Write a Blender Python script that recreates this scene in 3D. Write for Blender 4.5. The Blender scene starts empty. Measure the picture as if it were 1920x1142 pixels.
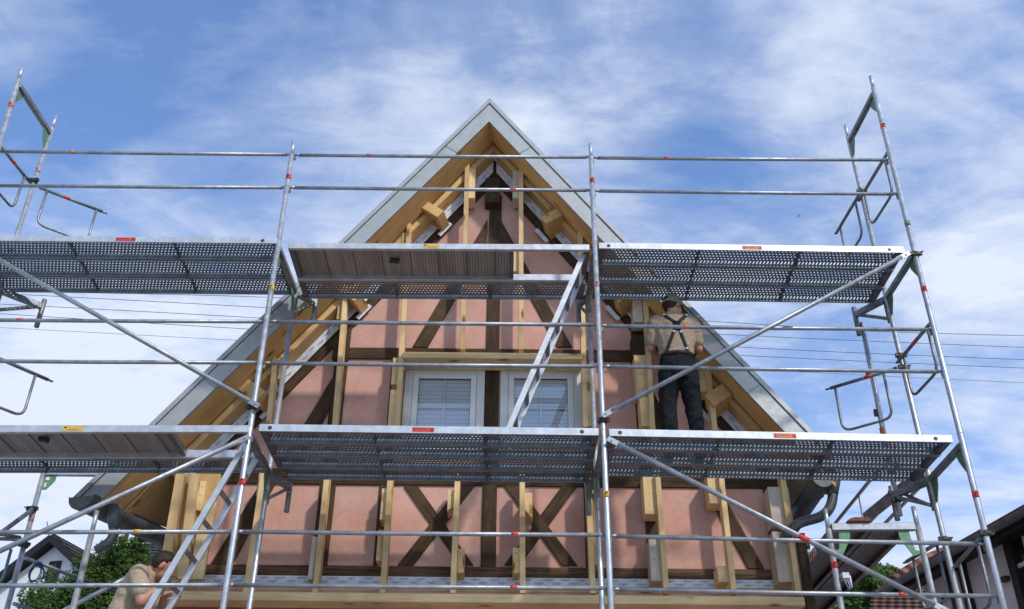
import bpy, bmesh, math, random
from mathutils import Vector, Matrix, Euler
from mathutils.geometry import delaunay_2d_cdt
from mathutils.bvhtree import BVHTree
R = math.radians
rnd = random.Random(7)
sc = bpy.context.scene
COL = sc.collection
V = Vector

# ------------------------------------------------------------------ camera
F_, PITCH, ROLL, YAW, SHY = 1799.55, .5277, .0088, .0019, 125.95
CAM = V((0, 0, 1.6))
_cy, _sy, _cp, _sp = math.cos(YAW), math.sin(YAW), math.cos(PITCH), math.sin(PITCH)
_rt = V((_cy, -_sy, 0)); _fh = V((_sy, _cy, 0)); _z = V((0, 0, 1))
FW = _fh * _cp + _z * _sp
_u = -_fh * _sp + _z * _cp
RT = _rt * math.cos(ROLL) + _u * math.sin(ROLL)
UP = -_rt * math.sin(ROLL) + _u * math.cos(ROLL)

def ray(px, py):
    return FW + RT * ((px - 960) / F_) - UP * ((py - 571 - SHY) / F_)
def at(px, py, Y):                       # measured point of the photo on the upright plane at depth Y, in metres
    d = ray(px, py); return CAM + d * (Y / d.y)
def atz(px, py, z):
    d = ray(px, py); return CAM + d * ((z - CAM.z) / d.z)

cam = bpy.data.cameras.new('camera'); camo = bpy.data.objects.new('camera', cam); COL.objects.link(camo)
m = Matrix.Identity(4)
for i, a in enumerate((RT, UP, -FW)):
    for j in range(3): m[j][i] = a[j]
m.translation = CAM
camo.matrix_world = m
cam.sensor_fit = 'HORIZONTAL'; cam.sensor_width = 36; cam.lens = F_ / 1920 * 36
cam.shift_y = SHY / 1920; cam.clip_end = 3000; cam.clip_start = .05
sc.camera = camo

# ------------------------------------------------------------------ materials
def nt(name):
    ma = bpy.data.materials.new(name); ma.use_nodes = True
    t = ma.node_tree; b = t.nodes['Principled BSDF']
    return ma, t, b
def N(t, typ, **kw):
    n = t.nodes.new(typ)
    for k, v in kw.items():
        if hasattr(n, k): setattr(n, k, v)
        else: n.inputs[k].default_value = v
    return n
def ramp(t, fac, stops):
    n = t.nodes.new('ShaderNodeValToRGB'); e = n.color_ramp.elements
    while len(e) < len(stops): e.new(.5)
    for el, (p, c) in zip(e, stops):
        el.position = p; el.color = (c[0], c[1], c[2], 1) if not isinstance(c, (int, float)) else (c, c, c, 1)
    t.links.new(fac, n.inputs[0]); return n.outputs[0]
def bump(t, b, h, s, d=.01):
    n = N(t, 'ShaderNodeBump', Strength=s, Distance=d)
    t.links.new(h, n.inputs['Height']); t.links.new(n.outputs[0], b.inputs['Normal'])
def coords(t, scale, src='Object', attr=None):
    if attr: o = N(t, 'ShaderNodeAttribute', attribute_name=attr).outputs['Vector']
    else: o = t.nodes.new('ShaderNodeTexCoord').outputs[src]
    mp = N(t, 'ShaderNodeMapping'); mp.inputs['Scale'].default_value = scale
    t.links.new(o, mp.inputs[0]); return mp.outputs[0]
def noise(t, vec, scale, detail=4, rough=.55, dist=0):
    n = N(t, 'ShaderNodeTexNoise', Scale=scale, Detail=detail, Roughness=rough, Distortion=dist)
    t.links.new(vec, n.inputs['Vector']); return n.outputs['Fac']
def mul(t, a, c):
    n = N(t, 'ShaderNodeMix', data_type='RGBA', blend_type='MULTIPLY'); n.inputs[0].default_value = 1
    t.links.new(a, n.inputs[6])
    if isinstance(c, tuple): n.inputs[7].default_value = c + (1,)
    else: t.links.new(c, n.inputs[7])
    return n.outputs[2]

def wood(name, c1, c2, rough=.65, knots=True, dirt=0):
    ma, t, b = nt(name)
    v = coords(t, (1.3, 22, 22), attr='gc')
    g = noise(t, v, 1.6, 6, .6, 1.2)
    col = ramp(t, g, [(.32, c1), (.5, tuple((x + y) / 2 for x, y in zip(c1, c2))), (.68, c2)])
    v2 = coords(t, (1, 1, 1), attr='gc')
    big = ramp(t, noise(t, v2, 1.7, 3), [(.3, .72), (.7, 1.12)])
    col = mul(t, col, big)
    if knots:
        vk = coords(t, (2.4, 7, 7), attr='gc')
        k = N(t, 'ShaderNodeTexVoronoi', Scale=1.0); t.links.new(vk, k.inputs['Vector'])
        col = mul(t, col, ramp(t, k.outputs['Distance'], [(.05, (.28, .17, .1)), (.12, (.62, .48, .36)), (.2, (1, 1, 1))]))
    oi = t.nodes.new('ShaderNodeObjectInfo')
    col = mul(t, col, ramp(t, oi.outputs['Random'], [(0, (.80, .78, .74)), (.5, (1, .99, .96)), (1, (1.10, 1.12, 1.14))]))
    if dirt:
        d = ramp(t, noise(t, v2, 5, 6, .7), [(.4, 1 - dirt), (.65, 1)])
        col = mul(t, col, d)
    t.links.new(col, b.inputs['Base Color']); b.inputs['Roughness'].default_value = rough
    b.inputs['Specular IOR Level'].default_value = .25
    bump(t, b, g, .35, .004)
    return ma
def metal(name, base, metallic=.75, rough=.42, spangle=.35, stain=.25):
    ma, t, b = nt(name)
    v = coords(t, (1, 1, 1))
    vo = N(t, 'ShaderNodeTexVoronoi', Scale=95); t.links.new(v, vo.inputs['Vector'])
    sp = ramp(t, vo.outputs['Color'], [(0, 1 - spangle), (1, 1 + spangle * .4)])
    st = ramp(t, noise(t, v, 9, 6, .7), [(.38, 1 - stain), (.62, 1.05)])
    v3 = coords(t, (3, 3, 3)); st2 = ramp(t, noise(t, v3, 12, 4, .75), [(.58, 1), (.75, 1 - stain * 1.3)])
    col = mul(t, mul(t, mul(t, sp, st), st2), base)
    rs_ = ramp(t, noise(t, coords(t, (1, 1, 1)), 26, 5, .7), [(.66, (1, 1, 1)), (.74, (.80, .66, .52))])
    col = mul(t, col, rs_)
    t.links.new(col, b.inputs['Base Color'])
    b.inputs['Metallic'].default_value = metallic
    t.links.new(ramp(t, noise(t, v, 20, 4), [(.3, rough - .1), (.7, rough + .12)]), b.inputs['Roughness'])
    return ma
def plain(name, c, rough=.6, metallic=0, var=.25, scale=14, bmp=0, spec=.3):
    ma, t, b = nt(name)
    v = coords(t, (1, 1, 1)); n = noise(t, v, scale, 6, .65)
    col = mul(t, ramp(t, n, [(.3, 1 - var), (.7, 1 + var * .5)]), c)
    t.links.new(col, b.inputs['Base Color']); b.inputs['Roughness'].default_value = rough
    b.inputs['Metallic'].default_value = metallic; b.inputs['Specular IOR Level'].default_value = spec
    if bmp: bump(t, b, n, bmp, .01)
    return ma

M = {}
M['batten'] = wood('spruce_batten', (.67, .435, .195), (.80, .58, .305))
M['pale'] = wood('planed_pale_wood', (.56, .46, .35), (.66, .57, .45), knots=False)
M['soffit'] = wood('soffit_spruce', (.57, .315, .11), (.72, .45, .185))
M['rafter'] = wood('rafter_spruce', (.56, .33, .12), (.70, .45, .20))
M['dark'] = wood('old_dark_oak', (.040, .021, .009), (.125, .070, .031), .75, False, .35)
M['sill'] = wood('weathered_oak_sill', (.034, .018, .009), (.19, .105, .05), .75, False, .2)
M['steel'] = metal('galvanised_steel', (.57, .58, .58), .65, .42, .16, .22)
M['rail'] = metal('weathered_rail_steel', (.40, .41, .415), .6, .45, .14, .3)
M['steel_dark'] = metal('dull_galvanised_steel', (.30, .31, .31), .6, .5, .3, .4)
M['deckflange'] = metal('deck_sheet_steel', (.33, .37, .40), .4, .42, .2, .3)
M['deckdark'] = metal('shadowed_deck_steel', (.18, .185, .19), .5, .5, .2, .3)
M['fascia'] = metal('sunlit_deck_edge', (.58, .59, .59), .45, .42, .08, .2)  # same deck steel, sunlight on the front edges put into a lighter colour
M['alu'] = metal('aluminium', (.58, .57, .55), .55, .42, .06, .2)
M['zinc'] = metal('zinc_sheet', (.37, .375, .355), .3, .5, .04, .08)
M['zinc_dark'] = metal('weathered_zinc', (.17, .18, .18), .5, .5, .2, .3)
M['green'] = plain('green_paint', (.13, .27, .13), .5, 0, .3, 30)
M['rust'] = plain('dark_coupler_steel', (.07, .065, .055), .55, .5, .4, 60)
M['red'] = plain('red_sticker', (.62, .06, .045), .45, 0, .15, 60)
M['orange'] = plain('orange_sticker', (.68, .17, .05), .45, 0, .15, 60)
M['yellow'] = plain('yellow_sticker', (.68, .40, .07), .45, 0, .15, 60)
M['pinksticker'] = plain('faded_pink_sticker', (.60, .28, .26), .5, 0, .2, 60)
M['black'] = plain('black_print', (.012, .012, .014), .5, 0, .1)
M['whiteprint'] = plain('white_print', (.75, .75, .75), .5, 0, .1)
M['tape'] = plain('white_seal_tape', (.66, .67, .70), .5, 0, .22, 20, .4)
M['print'] = plain('tape_print', (.13, .14, .17), .6, 0, .1)
M['blindshade'] = plain('blind_shadow', (.38, .395, .41), .6, 0, .05)
M['frame'] = plain('greige_window_frame', (.66, .645, .60), .4, 0, .08, 6)
M['sash'] = plain('window_sash_paint', (.73, .72, .68), .35, 0, .06, 6)
M['blind'] = plain('white_blind', (.84, .86, .88), .5, 0, .05)
def cloth(name, c):
    ma, t, b = nt(name); v = coords(t, (1, 1, 1)); n = noise(t, v, 40, 4)
    f = noise(t, coords(t, (1.0, 1.0, .55)), 9, 3, .5, 2.2)
    f2 = noise(t, coords(t, (.6, .6, 1.5)), 12, 2, .5, 1.4)
    ad = N(t, 'ShaderNodeMath', operation='ADD'); t.links.new(f, ad.inputs[0]); t.links.new(f2, ad.inputs[1])
    col = mul(t, mul(t, ramp(t, n, [(.3, .92), (.7, 1.04)]), ramp(t, noise(t, v, 5, 5, .7), [(.3, .92), (.7, 1.03)])), c)
    t.links.new(col, b.inputs['Base Color']); b.inputs['Roughness'].default_value = .9; b.inputs['Specular IOR Level'].default_value = .1
    bump(t, b, ad.outputs[0], .5, .022); return ma
M['tan'] = plain('tan_cotton', (.31, .225, .155), .9, 0, .22, 18, .5, .1)
M['tan2'] = plain('sand_cotton', (.41, .315, .21), .9, 0, .22, 18, .5, .1)
M['tan'] = cloth('tan_cotton_folds', (.33, .24, .165)); M['tan2'] = cloth('sand_cotton_folds', (.42, .325, .22))
M['navy'] = plain('dark_work_cloth', (.020, .022, .026), .85, 0, .5, 16, .6, .15)
M['navy'] = cloth('dark_work_cloth_folds', (.015, .016, .018))
M['skin'] = plain('skin', (.46, .225, .145), .5, 0, .14, 25, .15, .3)
M['hair'] = plain('brown_hair', (.035, .017, .010), .6, 0, .5, 80, .6)
M['cap'] = plain('grey_olive_cap', (.20, .185, .15), .85, 0, .25, 40, .3, .1)
M['strap'] = plain('black_webbing', (.010, .010, .011), .7, 0, .2)
M['clip'] = plain('grey_clip', (.30, .31, .33), .4, .4, .1)
M['lip'] = plain('lip', (.33, .12, .09), .5)
M['eye'] = plain('eye', (.05, .04, .035), .2)
M['whitewall'] = plain('white_render', (.78, .78, .77), .85, 0, .08, 3, .3, .1)
M['greywall'] = plain('pale_grey_render', (.66, .70, .69), .85, 0, .13, 2.5, .3, .1)
M['brownwood'] = plain('dark_brown_wood', (.022, .016, .013), .6, 0, .3)
M['gablewood'] = plain('black_stained_boards', (.017, .015, .016), .55, 0, .3)
M['cable'] = plain('blue_cable', (.03, .065, .14), .45, 0, .1)
M['wire'] = plain('power_wire', (.11, .12, .14), .5)
M['brick'] = plain('brown_bundle', (.20, .075, .035), .7, 0, .4, 12, .4)
M['bark'] = plain('bark', (.07, .045, .03), .9, 0, .4, 20, .5)
M['glassdark'] = plain('dark_pane', (.02, .022, .025), .08, 0, .1, 4, 0, .5)

def plaster(name, c):
    ma, t, b = nt(name)
    v = coords(t, (1, 1, 1))
    big = ramp(t, noise(t, v, 1.4, 5, .6, .6), [(.3, .88), (.7, 1.06)])
    fine = ramp(t, noise(t, v, 60, 5, .7), [(.3, .9), (.7, 1.06)])
    vs = coords(t, (1.2, 1.2, .5)); drip = ramp(t, noise(t, vs, 4, 6, .7), [(.35, .90), (.6, 1.0)])
    sat = ramp(t, noise(t, v, 3.3, 4), [(.35, (1, .93, .9)), (.65, (1, 1.04, 1.06))])
    tv_ = N(t, 'ShaderNodeTexVoronoi', Scale=7, feature='SMOOTH_F1'); tv_.inputs['Smoothness'].default_value = .6
    nv = N(t, 'ShaderNodeTexNoise', Scale=6, Detail=3); t.links.new(v, nv.inputs['Vector']); t.links.new(nv.outputs['Color'], tv_.inputs['Vector'])
    trow = ramp(t, tv_.outputs['Distance'], [(.0, .93), (.5, 1.05)])
    stn = ramp(t, noise(t, coords(t, (1, 1, 1.6)), 5.5, 8, .75, .8), [(.62, (1, 1, 1)), (.76, (.90, .86, .84))])
    col = mul(t, mul(t, mul(t, mul(t, mul(t, mul(t, big, fine), drip), sat), trow), stn), c)
    oi = t.nodes.new('ShaderNodeObjectInfo'); col = mul(t, col, ramp(t, oi.outputs['Random'], [(0, (.92, .90, .88)), (1, (1.05, 1.05, 1.05))]))
    t.links.new(col, b.inputs['Base Color']); b.inputs['Roughness'].default_value = .85
    b.inputs['Specular IOR Level'].default_value = .15
    bump(t, b, noise(t, v, 38, 6, .7), .35, .006)
    return ma
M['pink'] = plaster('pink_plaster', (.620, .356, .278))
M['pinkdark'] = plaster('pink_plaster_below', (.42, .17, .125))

def perforated(name):
    # steel sheet with staggered oblong punch holes, laid out in metres in the sheet's own coordinates
    ma, t, b = nt(name)
    tc = t.nodes.new('ShaderNodeTexCoord'); sp = N(t, 'ShaderNodeSeparateXYZ'); t.links.new(tc.outputs['Object'], sp.inputs[0])
    def mth(op, a, c=None):
        n = N(t, 'ShaderNodeMath', operation=op)
        for i, x in enumerate((a, c)):
            if x is None: continue
            if isinstance(x, (int, float)): n.inputs[i].default_value = x
            else: t.links.new(x, n.inputs[i])
        return n.outputs[0]
    py = .040
    px = .034
    row = mth('FLOOR', mth('DIVIDE', sp.outputs[1], py))
    par = mth('MULTIPLY', mth('FLOORED_MODULO', row, 2.0), .5)
    fx = mth('ABSOLUTE', mth('SUBTRACT', mth('FRACT', mth('ADD', mth('DIVIDE', sp.outputs[0], px), par)), .5))
    fy = mth('ABSOLUTE', mth('SUBTRACT', mth('FRACT', mth('DIVIDE', sp.outputs[1], py)), .5))
    hole = mth('MULTIPLY', mth('LESS_THAN', fx, .23), mth('LESS_THAN', fy, .27))
    tr = N(t, 'ShaderNodeBsdfTransparent'); mx = N(t, 'ShaderNodeMixShader')
    t.links.new(hole, mx.inputs[0]); t.links.new(b.outputs[0], mx.inputs[1]); t.links.new(tr.outputs[0], mx.inputs[2])
    t.links.new(mx.outputs[0], t.nodes['Material Output'].inputs[0])
    v = coords(t, (1, 1, 1)); col = mul(t, ramp(t, noise(t, v, 12, 5), [(.3, .75), (.7, 1.1)]), (.25, .265, .285))
    t.links.new(col, b.inputs['Base Color']); b.inputs['Metallic'].default_value = .5; b.inputs['Roughness'].default_value = .45
    return ma
M['perf'] = perforated('perforated_sheet')

def ribbed():
    ma, t, b = nt('ribbed_aluminium_board')
    v = coords(t, (1, 1, 1))
    w = N(t, 'ShaderNodeTexWave', wave_type='BANDS', bands_direction='X', Scale=11.2, Distortion=0)
    t.links.new(v, w.inputs['Vector'])
    sp = N(t, 'ShaderNodeSeparateXYZ'); t.links.new(v, sp.inputs[0])
    w2 = N(t, 'ShaderNodeTexNoise', Scale=1, Detail=0); 
    vv = coords(t, (6, .4, 1)); bl = ramp(t, noise(t, vv, 1.5, 2), [(.35, .72), (.65, 1.15)])
    col = mul(t, mul(t, ramp(t, w.outputs['Fac'], [(.0, .42), (.25, 1)]), bl), (.40, .33, .28))
    t.links.new(col, b.inputs['Base Color']); b.inputs['Metallic'].default_value = .3; b.inputs['Roughness'].default_value = .5
    bump(t, b, w.outputs['Fac'], .5, .01)
    return ma
M['ribbed'] = ribbed()

def glass():
    ma, t, b = nt('window_glass')
    tr = N(t, 'ShaderNodeBsdfTransparent'); tr.inputs[0].default_value = (.97, .98, .985, 1)
    gl = N(t, 'ShaderNodeBsdfGlossy', Roughness=.02)
    mx = N(t, 'ShaderNodeMixShader'); fr = N(t, 'ShaderNodeFresnel', IOR=1.5)
    ad = N(t, 'ShaderNodeMath', operation='MULTIPLY_ADD'); ad.inputs[1].default_value = 1.6; ad.inputs[2].default_value = .08
    t.links.new(fr.outputs[0], ad.inputs[0])
    t.links.new(ad.outputs[0], mx.inputs[0]); t.links.new(tr.outputs[0], mx.inputs[1]); t.links.new(gl.outputs[0], mx.inputs[2])
    t.links.new(mx.outputs[0], t.nodes['Material Output'].inputs[0])
    t.nodes.remove(b)
    return ma
M['glass'] = glass()

def tiles(name, c1, c2, wx=.3):
    ma, t, b = nt(name)
    v = coords(t, (1, 1, 1), attr='gc')
    w = N(t, 'ShaderNodeTexWave', wave_type='BANDS', bands_direction='X', Scale=1 / (wx * 3.14159) * 1.57, Distortion=0)
    t.links.new(v, w.inputs['Vector'])
    vo = N(t, 'ShaderNodeTexVoronoi', Scale=3.3); t.links.new(v, vo.inputs['Vector'])
    col = mul(t, ramp(t, vo.outputs['Color'], [(0, c1), (1, c2)]), ramp(t, w.outputs['Fac'], [(0, .45), (.4, 1)]))
    col = mul(t, col, ramp(t, noise(t, v, 6, 5), [(.3, .7), (.7, 1.1)]))
    t.links.new(col, b.inputs['Base Color']); b.inputs['Roughness'].default_value = .7
    bump(t, b, w.outputs['Fac'], .8, .04)
    return ma
M['tile_red'] = tiles('old_red_tiles', (.19, .07, .042), (.36, .15, .09))
M['tile_brownred'] = tiles('brown_ridged_tiles', (.11, .05, .032), (.21, .10, .065), .22)
M['tile_brown'] = tiles('grey_brown_tiles', (.05, .04, .036), (.10, .08, .07))
M['tile_dark'] = tiles('slate_blue_tiles', (.035, .037, .046), (.07, .072, .085))
M['tile_grey'] = tiles('grey_tiles', (.07, .07, .072), (.13, .13, .13))

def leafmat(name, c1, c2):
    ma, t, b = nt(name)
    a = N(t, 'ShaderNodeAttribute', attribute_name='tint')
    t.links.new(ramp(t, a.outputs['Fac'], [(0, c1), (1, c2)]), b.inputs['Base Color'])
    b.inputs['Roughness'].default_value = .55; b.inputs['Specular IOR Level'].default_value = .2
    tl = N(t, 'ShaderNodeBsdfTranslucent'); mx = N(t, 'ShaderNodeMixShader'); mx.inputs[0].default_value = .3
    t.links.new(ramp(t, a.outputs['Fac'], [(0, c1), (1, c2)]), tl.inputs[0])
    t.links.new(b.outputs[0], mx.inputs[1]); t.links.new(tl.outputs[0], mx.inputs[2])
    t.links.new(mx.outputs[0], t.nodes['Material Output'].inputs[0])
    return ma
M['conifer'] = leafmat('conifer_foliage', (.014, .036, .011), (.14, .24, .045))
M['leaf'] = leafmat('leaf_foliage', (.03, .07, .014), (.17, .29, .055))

# ------------------------------------------------------------------ mesh building
ORIG = {}
def things(name, label, cat, loc, group=None):
    o = bpy.data.objects.new(name, None); COL.objects.link(o)
    o.location = loc; o.empty_display_size = .2
    o['label'] = label; o['category'] = cat
    if group: o['group'] = group
    ORIG[o] = V(loc); return o
def tag(o, label, cat, group=None):
    o['label'] = label; o['category'] = cat
    if group: o['group'] = group
    return o

class MB:
    def __init__(s): s.v = []; s.f = []; s.g = []; s.sm = []; s.tint = None
    def add(s, vs, fs, gs=None, smooth=False):
        b = len(s.v); s.v += [V(x) for x in vs]
        s.g += [V(x) for x in (gs or vs)]
        for f in fs: s.f.append(tuple(i + b for i in f)); s.sm.append(smooth)
        return s
    def box(s, c, ex, ey, ez):           # centre and three half-extent vectors, ex along the grain
        c, ex, ey, ez = V(c), V(ex), V(ey), V(ez)
        vs = []; gs = []; off = V((rnd.uniform(0, 50), rnd.uniform(0, 50), rnd.uniform(0, 50)))
        for i in (-1, 1):
            for j in (-1, 1):
                for k in (-1, 1):
                    vs.append(c + ex * i + ey * j + ez * k)
                    gs.append(off + V((i * ex.length, j * ey.length, k * ez.length)))
        fs = [(0, 1, 3, 2), (4, 6, 7, 5), (0, 4, 5, 1), (2, 3, 7, 6), (0, 2, 6, 4), (1, 5, 7, 3)]
        if ex.cross(ey).dot(ez) < 0: fs = [f[::-1] for f in fs]
        return s.add(vs, fs, gs)
    def abox(s, x0, x1, y0, y1, z0, z1, grain=0):
        e = [V(((x1 - x0) / 2, 0, 0)), V((0, (y1 - y0) / 2, 0)), V((0, 0, (z1 - z0) / 2))]
        e = e[grain:] + e[:grain]
        return s.box(((x0 + x1) / 2, (y0 + y1) / 2, (z0 + z1) / 2), *e)
    def bar(s, p0, p1, w, h, up=(0, 0, 1)):   # beam p0-p1: w sideways, h along 'up'
        p0, p1 = V(p0), V(p1); d = (p1 - p0); u = V(up)
        sd = d.cross(u).normalized(); u = sd.cross(d).normalized()
        return s.box((p0 + p1) / 2, d / 2, sd * w / 2, u * h / 2)
    def prism(s, poly, y0, y1, ang=None):      # polygon in x,z extruded in y
        if sum((poly[i][0] * poly[(i + 1) % len(poly)][1] - poly[(i + 1) % len(poly)][0] * poly[i][1]) for i in range(len(poly))) < 0: poly = poly[::-1]
        n = len(poly)
        if ang is None:
            L = max(((V(poly[i]) - V(poly[(i + 1) % n])) for i in range(n)), key=lambda a: a.length); ang = math.atan2(L[1], L[0])
        ca, sa = math.cos(ang), math.sin(ang); off = V((rnd.uniform(0, 50), rnd.uniform(0, 50), rnd.uniform(0, 50)))
        vs = [(x, y, z) for y in (y0, y1) for x, z in poly]
        gs = [off + V((x * ca + z * sa, -x * sa + z * ca, y)) for x, y, z in vs]
        fs = [tuple(range(n)), tuple(range(2 * n - 1, n - 1, -1))]
        for i in range(n):
            j = (i + 1) % n; fs.append((j, i, i + n, j + n))
        return s.add(vs, fs, gs)
    def tube(s, p0, p1, r, n=12, r1=None): return s.path([p0, p1], r, n, 0, r1)
    def path(s, pts, r, n=10, fil=0, r1=None, caps=True):
        pts = [V(p) for p in pts]
        if fil:
            q = [pts[0]]
            for i in range(1, len(pts) - 1):
                a, b, c = pts[i - 1], pts[i], pts[i + 1]
                d0 = min(fil, (a - b).length * .49); d1 = min(fil, (c - b).length * .49)
                A = b + (a - b).normalized() * d0; C = b + (c - b).normalized() * d1
                for k in range(6):
                    t = k / 5; q.append(A * (1 - t) ** 2 + b * 2 * t * (1 - t) + C * t * t)
            q.append(pts[-1]); pts = q
        m_ = len(pts); tans = []
        for i in range(m_):
            a = pts[max(0, i - 1)]; c = pts[min(m_ - 1, i + 1)]; tans.append((c - a).normalized())
        ref = V((0, 0, 1)) if abs(tans[0].z) < .9 else V((1, 0, 0))
        nrm = (ref - tans[0] * ref.dot(tans[0])).normalized()
        vs = []; gs = []; L = 0
        for i, p in enumerate(pts):
            if i: L += (p - pts[i - 1]).length
            nrm = (nrm - tans[i] * nrm.dot(tans[i])).normalized(); bn = tans[i].cross(nrm)
            rr = r if r1 is None else r + (r1 - r) * i / (m_ - 1)
            for k in range(n):
                a = 2 * math.pi * k / n; o = nrm * math.cos(a) + bn * math.sin(a)
                vs.append(p + o * rr); gs.append(V((L, math.cos(a) * r, math.sin(a) * r)))
        fs = []
        for i in range(m_ - 1):
            for k in range(n):
                l = (k + 1) % n; fs.append((i * n + k, i * n + l, (i + 1) * n + l, (i + 1) * n + k))
        s.add(vs, fs, gs, True)
        if caps:
            b = len(s.v) - len(vs)
            s.f.append(tuple(b + k for k in range(n - 1, -1, -1))); s.sm.append(False)
            s.f.append(tuple(b + (m_ - 1) * n + k for k in range(n))); s.sm.append(False)
        return s
    def sweep(s, prof, pts, axes, closed=True):  # 2D profile swept along points with fixed axes
        a, b = V(axes[0]), V(axes[1]); n = len(prof)
        vs = [V(p) + a * u + b * w for p in pts for u, w in prof]
        fs = []
        for i in range(len(pts) - 1):
            for k in range(n if closed else n - 1):
                l = (k + 1) % n; fs.append((i * n + k, i * n + l, (i + 1) * n + l, (i + 1) * n + k))
        return s.add(vs, fs)
    def ell(s, c, r, n=12, rot=None):
        c = V(c); vs = []; fs = []
        rot = rot or Matrix.Identity(3)
        h = n // 2 + 1
        vs.append(c + rot @ V((0, 0, r[2])))
        for i in range(1, h):
            th = math.pi * i / h
            for k in range(n):
                ph = 2 * math.pi * k / n
                vs.append(c + rot @ V((r[0] * math.sin(th) * math.cos(ph), r[1] * math.sin(th) * math.sin(ph), r[2] * math.cos(th))))
        vs.append(c + rot @ V((0, 0, -r[2])))
        for k in range(n): fs.append((0, 1 + k, 1 + (k + 1) % n))
        for i in range(h - 2):
            for k in range(n):
                l = (k + 1) % n; a = 1 + i * n; fs.append((a + k, a + n + k, a + n + l, a + l))
        e = len(vs) - 1; a = 1 + (h - 2) * n
        for k in range(n): fs.append((a + k, e, a + (k + 1) % n))
        return s.add(vs, fs, None, True)
    def split(s, name, mat, parent, bevel=0):      # every loose piece becomes a part of its own
        par = list(range(len(s.v)))
        def find(i):
            while par[i] != i: par[i] = par[par[i]]; i = par[i]
            return i
        for f in s.f:
            for q in f[1:]: par[find(q)] = find(f[0])
        gr = {}
        for f, sm in zip(s.f, s.sm): gr.setdefault(find(f[0]), []).append((f, sm))
        out = []
        for fs in gr.values():
            mb = MB(); mp = {}
            for f, sm in fs:
                for i in f:
                    if i not in mp: mp[i] = len(mb.v); mb.v.append(s.v[i]); mb.g.append(s.g[i])
                mb.f.append(tuple(mp[i] for i in f)); mb.sm.append(sm)
            out.append(mb.build(name, mat, parent, bevel=bevel))
        return out
    def build(s, name, mat, parent=None, loc=None, bevel=0, kind=None):
        o0 = ORIG[parent] if parent is not None else V(loc or (0, 0, 0))
        me = bpy.data.meshes.new(name)
        me.from_pydata([tuple(p - o0) for p in s.v], [], s.f); me.update()
        me.polygons.foreach_set('use_smooth', s.sm)
        at_ = me.attributes.new('gc', 'FLOAT_VECTOR', 'POINT')
        at_.data.foreach_set('vector', [c for p in s.g for c in p])
        if s.tint:
            ta = me.attributes.new('tint', 'FLOAT', 'POINT'); ta.data.foreach_set('value', s.tint)
        me.materials.append(mat if not isinstance(mat, str) else M[mat])
        o = bpy.data.objects.new(name, me); COL.objects.link(o)
        if parent is not None: o.parent = parent
        else: o.location = o0
        ORIG[o] = o0
        if kind: o['kind'] = kind
        if bevel:
            b = o.modifiers.new('bevel', 'BEVEL'); b.width = bevel; b.segments = 1; b.limit_method = 'ANGLE'; b.angle_limit = R(50)
        return o

# text as mesh, one prototype per string
_txt = {}
def text_mesh(st):
    if st not in _txt:
        cu = bpy.data.curves.new('t', 'FONT'); cu.body = st; cu.size = 1; cu.resolution_u = 2
        ob = bpy.data.objects.new('t', cu); COL.objects.link(ob)
        dg = bpy.context.evaluated_depsgraph_get(); me = bpy.data.meshes.new_from_object(ob.evaluated_get(dg))
        _txt[st] = ([v.co.copy() for v in me.vertices], [tuple(p.vertices) for p in me.polygons])
        bpy.data.objects.remove(ob); bpy.data.meshes.remove(me); bpy.data.curves.remove(cu)
    return _txt[st]
def put_text(mb, st, org, right, up, h):
    vs, fs = text_mesh(st); org, right, up = V(org), V(right).normalized(), V(up).normalized()
    mb.add([org + right * v.x * h + up * v.y * h for v in vs], fs)

# ------------------------------------------------------------------ sky and sun
AZ, EL = R(36), R(41.5)
w = bpy.data.worlds.new('World'); sc.world = w; w.use_nodes = True
t = w.node_tree; bg = t.nodes['Background']
sky = N(t, 'ShaderNodeTexSky', sky_type='NISHITA'); sky.sun_disc = False
sky.sun_elevation = EL; sky.sun_rotation = math.pi - AZ; sky.air_density = 1.0; sky.dust_density = .6; sky.ozone_density = 2.0
tc = t.nodes.new('ShaderNodeTexCoord'); sp = N(t, 'ShaderNodeSeparateXYZ'); t.links.new(tc.outputs['Generated'], sp.inputs[0])
def mth(op, a, b=None, c=None):
    n = N(t, 'ShaderNodeMath', operation=op)
    for i, x in enumerate((a, b, c)):
        if x is None: continue
        if isinstance(x, (int, float)): n.inputs[i].default_value = x
        else: t.links.new(x, n.inputs[i])
    return n.outputs[0]
zz = mth('MAXIMUM', mth('ADD', sp.outputs[2], .12), .06)
cb = N(t, 'ShaderNodeCombineXYZ'); t.links.new(mth('DIVIDE', sp.outputs[0], zz), cb.inputs[0]); t.links.new(mth('DIVIDE', sp.outputs[1], zz), cb.inputs[1])
def cmap(rot, scale, loc=(0, 0, 0)):
    mp = N(t, 'ShaderNodeMapping'); mp.inputs['Rotation'].default_value = (0, 0, R(rot)); mp.inputs['Scale'].default_value = scale; mp.inputs['Location'].default_value = loc
    t.links.new(cb.outputs[0], mp.inputs[0]); return mp.outputs[0]
n1 = noise(t, cmap(28, (1.0, 1.35, 1), (3.1, 1.2, 0)), 2.3, 10, .62, .6)     # cloud bodies
n2 = noise(t, cmap(20, (1, 1, 1), (7.7, 2.4, 0)), 1.1, 3, .5, .2)             # patches
n3 = noise(t, cmap(40, (1.0, 2.1, 1), (.4, 5.2, 0)), 9.0, 9, .62, .35)        # fine wisps
cov = mth('ADD', mth('ADD', mth('MULTIPLY', n1, .72), mth('MULTIPLY', n2, .34)), mth('MULTIPLY', n3, .30))
low = mth('SUBTRACT', 1.0, sp.outputs[2])
cov = mth('SUBTRACT', mth('ADD', cov, mth('MULTIPLY', mth('SUBTRACT', low, .45), .26)), .03)
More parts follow.
